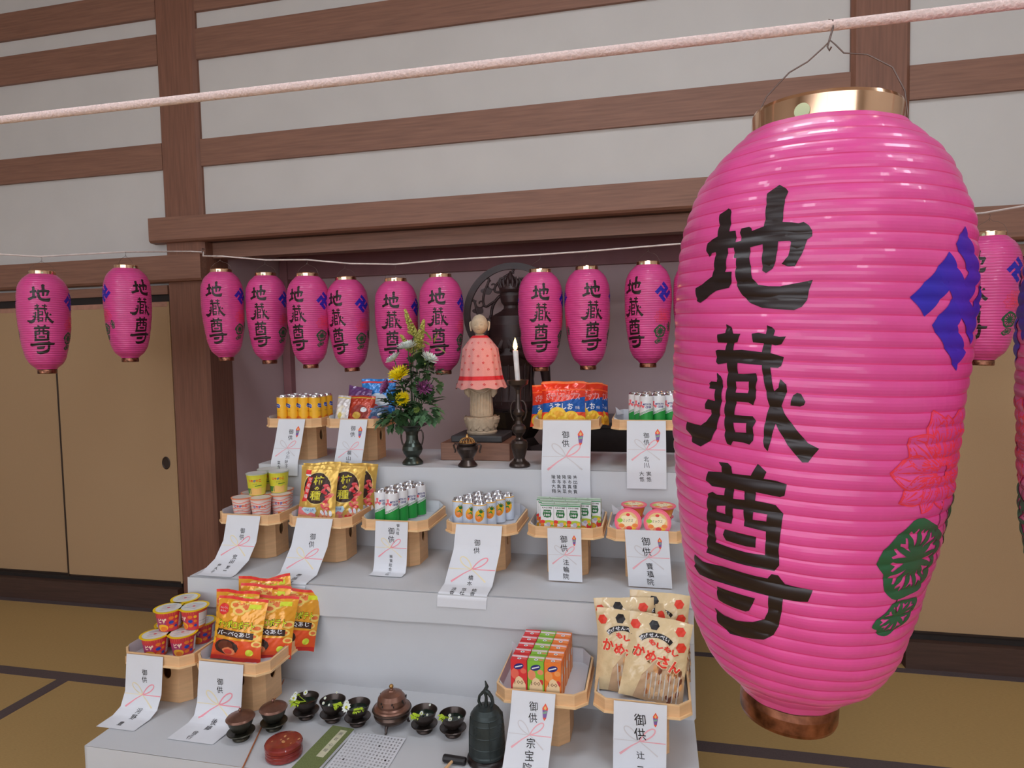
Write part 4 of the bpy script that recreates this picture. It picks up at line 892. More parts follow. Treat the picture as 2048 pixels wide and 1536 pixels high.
put_bags(KKA, LOC['T2b'], [('gold rice cracker bag at the front left, printed side facing forward', -.038, -.070, 0, lean(-10, 2, 0)),
 ('gold rice cracker bag directly behind the front one, its top corner higher', -.028, -.028, .010, lean(-9, -4, 2)),
 ('gold rice cracker bag turned sideways, second from the right', .050, -.02, -.004, lean(-10, 5, 26)),
 ('gold rice cracker bag farthest right, seen almost edge on', .085, .03, -.002, lean(-9, 8, 42))], 'gold rice cracker bags')
KME = Kind(bag('senbei_bag', .185, .235, .05, FC, FC, d_kame, 4))
put_bags(KME, LOC['T1d'], [('cream cracker bag at the front right, leaning right with glossy folds', .022, -.070, .002, lean(-16, 9, 0)),
 ('cream cracker bag at the front left, partly covered by the right one', -.050, -.042, .004, lean(-14, 0, -6)),
 ('cream cracker bag at the back left with black hexagon at its top', -.040, .02, .022, lean(-10, -4, 2)),
 ('cream cracker bag highest at the back right of the stand', .040, .045, .035, lean(-10, 4, 4)),
 ('cream cracker bag at the right edge, seen side on beside the huge lantern', .095, .03, .004, lean(-12, 14, 55))], 'cream cracker bags')
def small(name, w, h_, t, m, a, b, tx, seed, lb, x, y, z, rot):
    o = bag(name, w, h_, t, m, FB, lambda c, W, H_: d_plain(c, W, H_, a, b, tx), seed)
    bx = LOC['T3b']; o.location = (bx[0] + x, bx[1] + y, bx[2] + z); o.rotation_euler = rot; o['label'] = lb; o['group'] = 'assorted small snack bags'
small('snack_packet', .075, .13, .015, FWH, ink((236, 214, 120)), ink((244, 236, 220)), '', 11, 'small white packet standing at the left of the assorted snacks', -.088, -.070, 0, lean(-10, 6, -10))
small('snack_packet', .13, .13, .035, FRB, ink((214, 170, 60)), ink((150, 44, 34)), '', 12, 'red-brown snack bag at the front of the assorted snacks', .005, -.070, 0, lean(-14, 2, 0))
small('snack_packet', .13, .165, .03, FPU, ink((90, 50, 110)), ink((226, 214, 220)), '', 13, 'purple snack bag behind the white packet', -.055, .0, .0, lean(-8, 10, -12))
small('snack_packet', .165, .20, .03, FBL, ink((232, 60, 60)), ink((214, 226, 236)), '', 14, 'blue snack bag with a red top edge behind the flowers', .055, .02, 0, lean(-8, 0, 6))
small('snack_packet', .10, .085, .03, foil('teal_film', (90, 120, 160)), ink((150, 90, 110)), ink((60, 90, 130)), '', 15, 'small blue and pink packet at the foot of the blue bag', .085, -.062, 0, lean(-14, 0, 10))
# cups
def cup(name, r0, r1, h_, m, cvf, rimm, lidm, lidcv=None, fl=.004, cat='snack cup'):
    t = thing(name, 'x', cat); mb = MB()
    mb.lathe([(r0 - .002, 0), (r0, .002), (r1, h_ - .003), (r1 + .002, h_ - .003, rimm), (r1 + .002, h_, rimm), (0, h_, rimm)], m, 36)
    c = Cv(); cvf(c, r1)
    rr = lambda y: r0 + (r1 - r0) * y / h_
    c.apply(mb, lambda x, y, o: ((rr(y) + o) * math.sin(x / r1), -(rr(y) + o) * math.cos(x / r1), y), .0003, xs=arcxs(r1, .13), ys=[h_ * i / 5 for i in range(1, 5)])
    mb.build('cup_body', t)
    lb_ = MB(); R2 = r1 + fl
    pr = [(R2 * (1 + (.07 if k == 0 else 0)) * math.cos(2 * PI * k / 36 - PI / 2), R2 * (1 + (.07 if k == 0 else 0)) * math.sin(2 * PI * k / 36 - PI / 2)) for k in range(36)]
    lb_.plate(pr, [], lambda x, y, d: (x, y, h_ + .0003 + d), .0012, rimm)
    lc = Cv(); lc.ell(lidm, 0, 0, r1 - .002, r1 - .002, 32)
    if lidcv: lidcv(lc, r1)
    lc.apply(lb_, lambda x, y, o: (x, y, h_ + .0016 + o), .0001); lb_.build('lid', t)
    return t
def cv_pizza(c, r):
    c.rect(ink((214, 60, 70)), -.05, .002, .05, .066); c.rect(ink((176, 60, 110)), -.05, .004, .0, .05)
    c.ell(CYEL, -.015, .016, .022, .013); c.ell(COR, -.012, .012, .014, .009); c.text(ink((250, 220, 190)), 'ピザ', -.014, .042, .032, .018, bold=.04)
    for i in range(3): c.ell((COR, CBLU, COR)[i], .018, .05 - .016 * i, .009, .006); c.ell((CYEL, COR, CBLU)[i], .036, .05 - .016 * i, .006, .005)
    c.rect(ink((226, 224, 226)), .048, .004, .085, .06); c.rect(GREYINK, .05, .03, .083, .0308); c.rect(GREYINK, .05, .02, .083, .0205); c.rect(COR, .048, .004, .085, .012)
def lid_p(c, r):
    c.ell(CRED, 0, 0, .005, .005); 
    for i in range(7): c.stroke((CBLU, CPINK, GREYINK)[i % 3], [(-.025 + .004 * (i % 2), -.02 + .007 * i), (.022, -.016 + .007 * i)], .0012)
KPZ = Kind(cup('potato_snack_cup', .033, .043, .072, ink((226, 96, 80)), cv_pizza, ink((246, 208, 20)), ink((222, 226, 222)), lid_p, fl=.0065))
for lb, x, y, z, r in (('yellow-lidded snack cup in front at the left of its stand', -.04, -.075, 0, .5), ('yellow-lidded snack cup in the lower row at the right', .045, -.045, 0, .55), ('yellow-lidded snack cup in the lower row behind the front one', -.055, .01, 0, .4), ('yellow-lidded snack cup at the back right of the lower row', .045, .05, 0, .5),
    ('yellow-lidded snack cup stacked on top at the front left', -.022, -.028, .0745, .45), ('yellow-lidded snack cup stacked on top at the right', .058, .0, .0745, -.1), ('yellow-lidded snack cup stacked on top at the back left', -.028, .062, .0745, .3)):
    b_ = LOC['T1a']; KPZ.put(lb, (b_[0] + x, b_[1] + y, b_[2] + z), r, 'yellow-lidded snack cups')
def cv_jag(c, r):
    c.rect(ink((214, 208, 60)), -.13, .03, .13, .085); c.rect(ink((70, 130, 60)), -.13, .008, -.02, .03)
    c.poly(ink((238, 190, 110)), [(-.03, .004), (-.026, .026), (-.01, .034), (.01, .028), (.028, .034), (.03, .004)])
    for i, ch in enumerate('じゃがりこ'): c.text((CRED, CRED, CBLU, ink((230, 120, 40)), CRED)[i], ch, (-.022 + .011 * i), .062, .0105, .011, bold=.05)
    c.text(CGRND, 'サラダ', .0, .048, .018, .006); c.stroke(CGRND, [(.0, .04), (.03, .042)], .003)
def cv_jagp(c, r):
    for i in range(6): c.stroke(ink((246, 150, 130)), [(x, .012 + .012 * i + .003 * math.sin(x * 90 + i)) for x in frange(-.13, .13, 30)], .004)
    for i, ch in enumerate('じゃがりこ'): c.text((CBLU, CRED, CBLU, ink((230, 120, 60)), CRED)[i], ch, (-.022 + .011 * i), .058, .0105, .011, bold=.05)
    c.text(GREYINK, 'たらこバター', .0, .040, .03, .006); c.rect(COR, -.016, .006, .016, .022)
KJS = Kind(cup('potato_stick_cup', .032, .0405, .088, ink((224, 210, 90)), cv_jag, ink((196, 206, 190)), ink((214, 216, 210)), None, fl=.003))
KJP = Kind(cup('potato_stick_cup', .032, .0405, .088, ink((232, 214, 208)), cv_jagp, ink((244, 150, 110)), ink((226, 218, 214)), None, fl=.003))
b_ = LOC['T2a']
for lb, x, y, r in (('pink and white potato stick cup at the front left of the lower layer', -.05, -.075, .4), ('pink and white potato stick cup in front, second from the left', .035, -.075, .45), ('pink and white potato stick cup at the right edge of the lower layer', .08, -.005, .6), ('pink and white potato stick cup at the back left of the lower layer', -.065, .01, .3), ('pink and white potato stick cup in the middle of the lower layer', .0, .012, .5), ('pink and white potato stick cup at the back of the lower layer', .04, .08, .2)):
    KJP.put(lb, (b_[0] + x, b_[1] + y, b_[2]), r, 'pink potato stick cups')
for lb, x, y, r in (('yellow and green potato stick cup on top at the front', -.01, -.03, .35), ('yellow and green potato stick cup on top at the right', .055, .025, .5), ('yellow and green potato stick cup on top at the back', -.018, .06, .3)):
    KJS.put(lb, (b_[0] + x, b_[1] + y, b_[2] + .0905), r, 'yellow potato stick cups')
JEL = mat('orange_jelly', (246, 146, 60), .25, amt=.15, scale=40, coat=.5)
def cv_j(c, r): c.ell(ink((248, 186, 90)), -.01, .018, .016, .008); c.ell(ink((250, 200, 110)), .02, .012, .014, .007)
def lid_j(c, r):
    c.ell(ink((246, 120, 130)), 0, 0, .041, .041, 30); c.ell(ink((240, 200, 130)), 0, 0, .034, .034, 30)
    c.poly(ink((250, 232, 190)), [(.027 * (1 + .1 * math.sin(6 * a)) * math.cos(a), .004 + .019 * (1 + .1 * math.sin(6 * a)) * math.sin(a)) for a in frange(0, 2 * PI * .98, 30)])
    for x, y, m in ((-.022, -.014, COR), (.018, -.02, CYEL), (.024, -.012, COR), (-.006, -.024, ink((244, 150, 100))), (-.028, .004, LGRN), (.004, -.022, CRED)): c.ell(m, x, y, .010, .007)
    c.ell(CRED, 0, .024, .007, .005); c.text(BLACK, 'ミックス', 0, .004, .034, .011, shear=.1); c.rect(WHT, -.010, -.034, .010, -.028)
KJL = Kind(cup('jelly_cup', .030, .041, .042, JEL, cv_j, ink((244, 92, 128)), ink((246, 150, 150)), lid_j, fl=.006, cat='jelly cup'))
b_ = LOC['T2f']
for lb, x, y, z, rot in (('orange jelly cup lying on its side at the front left, lid facing forward', -.062, -.068, .044, lean(76, 0, 0)), ('orange jelly cup lying on its side, lid forward, right of the first', .040, -.068, .044, lean(76, 0, -2)),
    ('orange jelly cup upright at the bottom left behind the tipped ones', -.055, .020, 0, lean(0, 0, .1)), ('orange jelly cup upright at the bottom right behind the tipped ones', .050, .024, 0, lean(0, 0, .4)),
    ('orange jelly cup stacked upright on top at the left', -.045, .012, .0445, lean(3, 0, 5)), ('orange jelly cup stacked upright on top at the right', .058, .008, .0445, lean(4, 0, 10))):
    KJL.put(lb, (b_[0] + x, b_[1] + y, b_[2] + z + .001), rot, 'orange jelly cups')

# ------------------------------------------------------------------ stone statue with pink bib
def V2(x, z, Y=0): return (x, Y, z)
bx = tag(box_obj('wooden_plinth', (-.932, -.618, 2.70, 2.95, T3 + .001, T3 + .078), BOXW, bevel=.003), 'brown wooden box carrying the stone statue and its black slab', 'plinth')
sl = tag(box_obj('black_slab', (-.888, -.655, 2.715, 2.925, T3 + .078, T3 + .108), mat('dark_grey_slab', (58, 58, 60), .5, amt=.1), bevel=.006), 'dark grey slab between the wooden box and the stone statue', 'plinth')
ji = thing('stone_statue', 'small pale stone monk statue wearing a pink and red bib', 'statue', (-.77, 2.81, T3 + .108), .12)
mb = MB()
mb.lathe([(0, 0), (.066, 0), (.070, .008), (.066, .016), (.060, .02), (.066, .032), (.078, .048), (.083, .066), (.080, .074), (.066, .076), (.056, .076), (0, .076)], STONE, 32, sy=.9)
for ring, (n, r0, z0, hh) in enumerate(((12, .070, .016, .055), (12, .078, .028, .05))):
    for k in range(n):
        a = 2 * PI * (k + ring * .5) / n; s0 = len(mb.v)
        mb.grid(6, 6, lambda u, v: ((u - .5) * .044 * math.sin(PI * min(1, (v * .8 + .12))) ** .7, -(.010 * v ** 1.5 + .004 * (1 - (2 * u - 1) ** 2)), v * hh), STONE)
        mb.xform(Matrix.Rotation(a, 4, 'Z') @ Matrix.Translation((0, -r0 * .88, z0)), s0)
mb.build('lotus_base', ji)
bd = MB()
bd.lathe([(0, .076), (.052, .078), (.054, .10), (.050, .16), (.050, .19), (.056, .20), (.062, .205), (.062, .215), (.058, .26), (.060, .33), (.058, .37), (.046, .405), (.024, .420), (.020, .43), (.021, .445), (0, .45)], STONE, 36, sy=.78)
for k in range(9):                          # robe folds on the skirt
    a = math.radians(-150 + k * 15); bd.tube([(.053 * math.cos(a) * (1 - .02 * t), .042 * math.sin(a), .085 + .10 * t) for t in (0, .5, 1)], .0022, STONE, 6)
for sg in (-1, 1): bd.tube([(sg * .045, -.02, .235), (sg * .062, -.015, .21), (sg * .060, -.012, .185), (sg * .052, -.012, .165)], [.014, .017, .015, .006], STONE, 8)
bd.tube([(x, -.046 - .004 * math.cos(x * 60), .203 - .02 * math.cos(x * 34)) for x in frange(-.05, .05, 10)], .003, STONE, 6)
bd.build('body', ji)
hd = MB()
def headp(u, v):
    th = 2 * PI * u; ph = PI * v
    x, y, z = math.sin(ph) * math.cos(th), math.sin(ph) * math.sin(th), math.cos(ph)
    r = 1.0
    if z < 0: r *= 1 - .10 * z * z; x *= 1 - .16 * (-z) ** 1.4; y *= 1 - .08 * (-z)
    f = max(0, -y)
    d = 0
    d += .14 * math.exp(-((x / .10) ** 2 + ((z + .12) / .18) ** 2)) * f                # nose
    d -= .055 * (math.exp(-(((x - .30) / .16) ** 2 + ((z - .02) / .12) ** 2)) + math.exp(-(((x + .30) / .16) ** 2 + ((z - .02) / .12) ** 2))) * f   # eye hollows
    d += .035 * (math.exp(-(((x - .30) / .13) ** 2 + ((z - .0) / .06) ** 2)) + math.exp(-(((x + .30) / .13) ** 2 + ((z - .0) / .06) ** 2))) * f  # lids
    d += .05 * (math.exp(-(((x - .38) / .22) ** 2 + ((z + .35) / .22) ** 2)) + math.exp(-(((x + .38) / .22) ** 2 + ((z + .35) / .22) ** 2))) * f   # cheeks
    d += .05 * math.exp(-((x / .16) ** 2 + ((z + .48) / .06) ** 2)) * f - .04 * math.exp(-((x / .2) ** 2 + ((z + .40) / .035) ** 2)) * f  # mouth
    d += .05 * math.exp(-((x / .2) ** 2 + ((z + .80) / .14) ** 2)) * f                 # chin
    return (.038 * x * (r + d), .041 * y * (r + d) - .001, .048 * z * r + .488)
hd.grid(56, 40, headp, STONE, flip=True)
for sg in (-1, 1):
    hd.tube([(sg * .0385, .002, .505), (sg * .043, .004, .500), (sg * .0435, .004, .488), (sg * .041, .003, .474), (sg * .039, .001, .462)], [.003, .005, .0045, .0045, .003], STONE, 8)
    fe = [headp(.75 + sg * (.035 + .045 * t), .5 + .012 - .010 * math.sin(PI * t)) for t in frange(0, 1, 6)]
    hd.tube([(x, y - .0004, z) for x, y, z in fe], .0007, mat('carved_line', (110, 92, 76), .8), 5)
    fb = [headp(.75 + sg * (.03 + .06 * t), .425 - .012 * math.sin(PI * t)) for t in frange(0, 1, 6)]
    hd.tube([(x, y, z) for x, y, z in fb], .0006, STONE, 5)
ml = [headp(.75 + t, .645 + .3 * t * t) for t in frange(-.028, .028, 6)]
hd.tube([(x, y - .0004, z) for x, y, z in ml], .0007, mat('carved_line', (110, 92, 76), .8), 5)
hd.build('head', ji)
cp = MB()
def cape(u, v):
    a = 2 * PI * u; zz = .441 - .235 * v
    r = .030 + .040 * min(1, v * 4) ** .8 + .028 * v; r += (.0035 * math.sin(13 * a) + .002 * math.sin(7 * a + 1)) * (v ** .7) * (1 if v > .1 else v * 10)
    flare = max(0, v - .8) * .06
    return ((r + flare) * math.cos(a) * 1.04, (r + flare) * .82 * math.sin(a), zz + (.004 * math.sin(9 * a) if v == 1 else 0))
cp.grid(72, 24, cape, BIB, flip=True)
def bib_fn(x, y, o): a = -PI / 2 + x; p = Vector(cape((a / (2 * PI)) % 1, y)); n_ = Vector((math.cos(a), math.sin(a), .25)).normalized() * (o + .0004); return tuple(p + n_)
cv = Cv()
cv.rect(BIBR, -PI, .77, PI, .845); cv.rect(BIBR, -PI, 0, PI, .045)
for j in range(6):
    for i in range(-6, 7):
        y0 = .14 + .125 * j; x0 = i * .5 + (.25 if j % 2 else 0)
        if j == 5: y0 = .92
        s_, q_ = .07, .022
        cv.poly(BIBR, [(x0 - s_, y0), (x0, y0 - q_), (x0 + s_, y0), (x0, y0 + q_)], [[(x0 - s_ * .5, y0), (x0, y0 - q_ * .5), (x0 + s_ * .5, y0), (x0, y0 + q_ * .5)]])
cv.apply(cp, bib_fn, .0004, xs=[PI * i / 36 for i in range(-36, 37)], ys=[i / 24 for i in range(1, 24)])
cp.build('bib', ji)

# ------------------------------------------------------------------ bronze altar vessels on the top step
cs = thing('candlestick', 'dark bronze candlestick right of the stone statue, holding the burning candle', 'candlestick', (-.552, 2.59, T3 + .001))
m1 = MB(); m1.lathe([(0, 0), (.043, 0), (.044, .006), (.040, .014), (.027, .024), (.022, .034), (.027, .052), (.034, .078), (.036, .098), (.030, .108), (.018, .114), (.012, .122), (.016, .130), (.026, .142), (.030, .156), (.026, .168), (.015, .178), (.011, .19), (.012, .205), (.022, .216), (.024, .226), (.015, .238), (.011, .262), (.010, .30), (.012, .318), (.020, .328), (.040, .340), (.044, .356), (.042, .358), (.036, .350), (.006, .346), (0, .346)], BRONZE, 32)
m1.build('stem', cs)
for sg in (-1, 1):
    m2 = MB(); m2.tube([(sg * x, 0, z) for x, z in ((.010, .272), (.022, .270), (.031, .252), (.033, .228), (.029, .206), (.020, .19))], [.003, .0035, .004, .004, .0035, .003], BRONZE, 8); m2.build('handle', cs)
ca = thing('candle', 'white burning candle with a bright yellow flame', 'candle', (-.552, 2.59, T3 + .347))
m1 = MB(); m1.lathe([(0, 0), (.0100, 0), (.0105, .04), (.0112, .125), (.0108, .134), (.008, .132), (.004, .1315), (0, .1315)], WAX, 20)
m1.xform(Matrix(((1, 0, -.06, 0), (0, 1, 0, 0), (0, 0, 1, 0), (0, 0, 0, 1)))); m1.build('wax', ca)
m1 = MB(); m1.tube([(-.008, 0, .131), (-.0082, 0, .141)], .0008, BLACK, 6); m1.build('wick', ca)
m1 = MB(); m1.lathe([(0, .1345), (.006, .138), (.0092, .147), (.0082, .159), (.0046, .171), (.0015, .181), (0, .186)], FLAME, 16, c=(-.0085, 0, 0)); m1.build('flame', ca)
pl = bpy.data.lights.new('candle_flame_light', 'POINT'); pl.energy = 1.0; pl.color = (1, .5, .2); pl.shadow_soft_size = .012
po = bpy.data.objects.new('candle_flame_light', pl); COL.objects.link(po); po.location = (-.0085, -.0, .160); po.parent = ca
ib = thing('incense_burner', 'small dark bronze incense burner with openwork lid before the statue', 'incense burner', (-.771, 2.575, T3 + .001))
m1 = MB(); m1.lathe([(0, 0), (.040, 0), (.041, .005), (.034, .014), (.025, .026), (.026, .036), (.040, .058), (.046, .074), (.043, .084), (.035, .088), (.041, .094), (.041, .098), (.034, .098), (.032, .094), (0, .092)], BRONZE, 32); m1.build('bowl', ib)
for sg in (-1, 1):
    m2 = MB(); m2.tube([(sg * x, 0, z) for x, z in ((.040, .088), (.054, .094), (.060, .086), (.056, .072), (.052, .062), (.056, .056))], .0038, BRONZE, 8); m2.build('handle', ib)
m1 = MB()
for k in range(14):
    a = 2 * PI * k / 14; m1.tube([((.033 - .026 * t ** 1.5) * math.cos(a), (.033 - .026 * t ** 1.5) * math.sin(a), .098 + .022 * math.sin(t * PI / 2)) for t in (0, .3, .6, 1)], .0018, GOLD, 6)
m1.lathe([(.033, .096), (.035, .099), (.033, .101), (.031, .099)], GOLD, 28); m1.lathe([(0, .117), (.010, .117), (.007, .124), (.005, .128), (.0045, .132), (0, .136)], GOLD, 14); m1.build('lid', ib)
va = thing('flower_vase', 'dark bronze two-handled vase holding the flower arrangement', 'vase', (-1.025, 2.60, T3 + .001))
m1 = MB(); m1.lathe([(0, 0), (.044, 0), (.045, .006), (.040, .014), (.029, .026), (.028, .032), (.038, .046), (.044, .062), (.041, .078), (.031, .092), (.026, .104), (.025, .125), (.029, .142), (.042, .157), (.066, .168), (.067, .171), (.062, .171), (.030, .15), (.022, .13), (0, .12)], mat('green_bronze', (74, 82, 76), .28, metal=.75, amt=.25, scale=20), 36); m1.build('vase_body', va)
for sg in (-1, 1):
    m2 = MB(); m2.tube([(sg * x, 0, z) for x, z in ((.030, .142), (.042, .146), (.049, .134), (.050, .112), (.046, .09), (.040, .078))], .0035, BRONZE, 8); m2.build('handle', va)
# flowers
FX, FZ = lambda px: -1.025 + (px - 818) * .00213, lambda py: 1.281 - (py - 848) * .00213
def leaf(mb, p, d, L, w, m, up=(0, 0, 1), lob=3):
    d = Vector(d).normalized(); s_ = d.cross(Vector(up));
    s_ = s_.normalized() if s_.length > .05 else Vector((1, 0, 0)); n_ = s_.cross(d); n = 9; L_, R_2, Mi = [], [], []
    for i in range(n):
        t = i / (n - 1); ww = w * math.sin(PI * (t ** .8)) * (1 + .35 * math.cos(t * PI * 2 * lob)) / 2; c_ = Vector(p) + d * L * t - n_ * L * .25 * t * t
        Mi.append(c_); L_.append(c_ + s_ * ww + n_ * ww * .25); R_2.append(c_ - s_ * ww + n_ * ww * .25)
    mb.add(L_ + Mi + R_2, [(i, i + 1, n + i + 1, n + i) for i in range(n - 1)] + [(n + i, n + i + 1, 2 * n + i + 1, 2 * n + i) for i in range(n - 1)], m, True)
BASE = Vector((-1.025, 2.60, 1.26))
def mum(px, py, r, colr, core, dirv, label, Y=2.565, name='chrysanthemum'):
    P = Vector((FX(px), Y, FZ(py))); f = thing(name, label, 'flower', P); q = Vector((0, 0, 1)).rotation_difference(Vector(dirv).normalized()).to_matrix().to_4x4()
    mb = MB()
    for lay, (n, ln, el) in enumerate(((22, 1, 5), (20, .92, 22), (16, .75, 42), (12, .5, 62))):
        for k in range(n):
            a = 2 * PI * (k + lay * .5) / n + random.uniform(-.06, .06); e_ = math.radians(el + random.uniform(-6, 6)); s0 = len(mb.v); L = r * ln * random.uniform(.9, 1.05)
            mb.grid(2, 4, lambda u, v: (L * v, (u - .5) * r * .20 * math.sin(PI * (.12 + .8 * v)), .10 * r * abs(u - .5) + L * .25 * v * v), colr, smooth=True)
            mb.xform(q @ Matrix.Rotation(a, 4, 'Z') @ Matrix.Rotation(-e_ * .8, 4, 'Y'), s0)
    s0 = len(mb.v); mb.ball((0, 0, r * .18), r * .22, core, 10, 6); mb.xform(q, s0)
    mb.build('petals', f)
    sm = MB(); e = BASE - P
    sm.tube([(0, 0, 0), tuple(e * .3 + Vector((0, .02, -.01))), tuple(e * .7 + Vector((0, .01, 0))), tuple(e)], .0022, LEAF, 6)
    for k in range(5):
        t = random.uniform(.1, .55); p = e * t; a = random.uniform(0, 2 * PI); leaf(sm, p, (math.cos(a), math.sin(a) * .7 - .3, random.uniform(-.2, .5)), random.uniform(.035, .055), .028, LEAF)
    sm.build('stem', f); return f
WP = mat('white_petals', (226, 232, 226), .6); YP = mat('yellow_petals', (248, 222, 20), .55); PP = mat('purple_petals', (160, 84, 140), .6, amt=.2)
mum(821, 694, .046, WP, LEAFL, (-.1, -.35, 1), 'white chrysanthemum at the top of the flower arrangement')
mum(792, 717, .040, WP, LEAFL, (-.5, -.3, .9), 'white chrysanthemum at the left of the arrangement, above the yellow one')
mum(864, 718, .040, WP, LEAFL, (.55, -.3, .8), 'white chrysanthemum at the right of the flower arrangement')
mum(802, 748, .050, YP, YP, (-.1, -.7, .75), 'large yellow chrysanthemum in the middle of the arrangement')
mum(809, 795, .036, YP, YP, (0, -.9, .3), 'smaller yellow chrysanthemum low in the arrangement')
mum(774, 772, .038, PP, PP, (-.6, -.6, .4), 'purple chrysanthemum at the left of the arrangement')
mum(851, 774, .040, PP, PP, (.5, -.6, .5), 'purple chrysanthemum at the right of the arrangement')
mum(836, 817, .016, LEAFL, LEAFL, (.1, -.9, .3), 'small unopened yellow-green bud low in the arrangement')
def spray(pts, label, m, n, name='goldenrod_spray'):
    P = [Vector((FX(x), 2.60 + dy, FZ(y))) for x, y, dy in pts]; f = thing(name, label, 'flower', P[0]); sm = MB(); o = P[0]
    sm.tube([tuple(p - o) for p in P] + [tuple(BASE - o)], .0018, LEAF, 6); sm.build('stem', f); mb = MB()
    for k in range(n):
        t = random.random() ** 1.2; i = min(len(P) - 2, int(t * (len(P) - 1))); q = P[i].lerp(P[i + 1], t * (len(P) - 1) - i) - o; a = random.uniform(0, 2 * PI); wd = .006 + .02 * t
        d = Vector((math.cos(a), math.sin(a), random.uniform(.2, 1.2))).normalized()
        mb.tube([q, q + d * wd], [.0022, .0035], m, 5)
    mb.build('blossom', f)
SPR = mat('yellow_green_blossom', (186, 180, 92), .7, amt=.25, scale=80)
spray([(811, 618, 0), (819, 645, 0), (826, 672, .01)], 'tall thin yellow-green flower spike at the very top of the arrangement', SPR, 130)
spray([(848, 640, .01), (842, 665, .01), (836, 695, .02)], 'bushy yellow-green flower spike right of the tallest one', SPR, 160)
spray([(824, 650, .02), (830, 675, .02), (832, 700, .02)], 'bushy yellow-green flower spike in the middle behind the white flower', SPR, 150)
spray([(797, 668, .02), (808, 685, .02), (818, 705, .02)], 'short yellow-green flower spike at the left of the others', SPR, 90)
def branch(x, y, label, m, n, spx, spy, Y=2.60, L0=.03, L1=.055, lw=.026):
    c = Vector((FX(x), Y, FZ(y))); f = thing('leafy_branch', label, 'foliage', c); sm = MB(); sm.tube([(0, 0, 0), tuple((BASE - c) * .6 + Vector((0, .01, .01))), tuple(BASE - c)], .002, LEAF, 6); sm.build('stem', f)
    mb = MB()
    for k in range(n):
        a = random.uniform(0, 2 * PI); rr = random.random() ** .5; p = (spx * rr * math.cos(a), random.uniform(-.035, .03), spy * rr * math.sin(a))
        leaf(mb, p, (math.cos(a) + random.uniform(-.4, .4), random.uniform(-.9, .1), math.sin(a) * .6 + random.uniform(-.5, .5)), random.uniform(L0, L1), lw, m)
    mb.build('leaves', f)
LEAF2 = mat('mid_leaf', (92, 130, 92), .5, amt=.3, scale=40)
branch(790, 815, 'dark green leaves at the lower left of the arrangement', LEAF, 50, .05, .045, Y=2.58, L0=.04, L1=.065, lw=.034)
branch(850, 815, 'dark green leaves at the lower right of the arrangement', LEAF2, 50, .05, .05, Y=2.585, L0=.04, L1=.065, lw=.034)
branch(820, 790, 'dark green leaves in the middle of the arrangement', LEAF, 60, .075, .06, Y=2.61, L0=.04, L1=.065, lw=.034)
branch(838, 745, 'dark green leaves in the upper middle, under the white flower', LEAF, 60, .045, .065, Y=2.6, L0=.035, L1=.055, lw=.03)
branch(868, 755, 'leaves at the right edge of the arrangement below the white flower', LEAF, 34, .03, .055, L0=.035, L1=.055, lw=.03)
branch(786, 840, 'greyish leaves drooping over the left rim of the vase', LEAF2, 34, .05, .02, L0=.04, L1=.06, lw=.036)
branch(862, 695, 'light green pointed leaves at the upper right of the arrangement', LEAFL, 12, .03, .035, L0=.05, L1=.08, lw=.016)

# ------------------------------------------------------------------ dark statue, halo and table inside the alcove
tb = thing('lacquer_table', 'low black lacquered table behind the top step of the altar', 'table', (-.12, 3.78, 0))
box_obj('tabletop', (-.44, .75, -.22, .26, 1.145, 1.18), DWOOD, tb, .004)
for sx in (-1, 1):
    for sy in (-1, 1): box_obj('leg', ((.69 if sx > 0 else -.43), (.75 if sx > 0 else -.37), sy * .19 - .02, sy * .19 + .02, 0, 1.145), DWOOD, tb, .003)
box_obj('apron', (-.42, .74, -.20, -.18, .95, 1.145), DWOOD, tb); box_obj('back_panel', (-.42, .73, .18, .20, 0, 1.145), DWOOD, tb)
bu = thing('dark_statue', 'tall dark carved statue standing behind the stone one in the alcove', 'statue', (-.80, 3.60, 0))
pm = MB(); pm.lathe([(0, 0), (.20, 0), (.20, .10), (.16, .14), (.15, .85), (.19, .90), (.22, .96), (.22, 1.02), (.15, 1.05), (.12, 1.09), (.17, 1.16), (.205, 1.25), (.16, 1.26), (0, 1.26)], DWOOD, 8, smooth=False)
pm.build('pedestal', bu)
fg = MB(); fg.lathe([(0, 1.25), (.13, 1.26), (.14, 1.30), (.125, 1.42), (.135, 1.50), (.17, 1.56), (.165, 1.60), (.13, 1.66), (.135, 1.73), (.12, 1.78), (.06, 1.81), (.042, 1.825), (.04, 1.84), (.055, 1.86), (.062, 1.895), (.058, 1.93), (.035, 1.955), (0, 1.965)], STAT, 32, sy=.72)
for sg in (-1, 1):
    fg.tube([(sg * .12, 0, 1.76), (sg * .165, -.02, 1.66), (sg * .16, -.08, 1.57), (sg * .10, -.13, 1.56), (sg * .03, -.15, 1.60)], [.045, .042, .034, .026, .02], STAT, 10)
    fg.tube([(sg * .165, -.01, 1.60), (sg * .19, 0, 1.48), (sg * .20, .01, 1.36), (sg * .17, .0, 1.28)], [.04, .03, .022, .012], STAT, 8)
    for k in range(5): fg.tube([(sg * (.02 + .006 * k), -.155 - .004 * k, 1.60), (sg * (.018 + .004 * k), -.163, 1.62), (sg * (.012 + .002 * k), -.160, 1.64 + .002 * k)], [.006, .005, .003], STAT, 6)
for k in range(7): fg.tube([(.13 * math.sin(a) * (1 + .1 * t), -.095 * math.cos(a), 1.28 + .28 * t) for a in (math.radians(-60 + 20 * k),) for t in (0, .5, 1)], .006, STAT, 6)
fg.build('figure', bu)
cr = MB(); cr.lathe([(.058, 1.915), (.066, 1.93), (.055, 1.96), (.03, 1.985), (.012, 2.02), (0, 2.04)], STAT, 20)
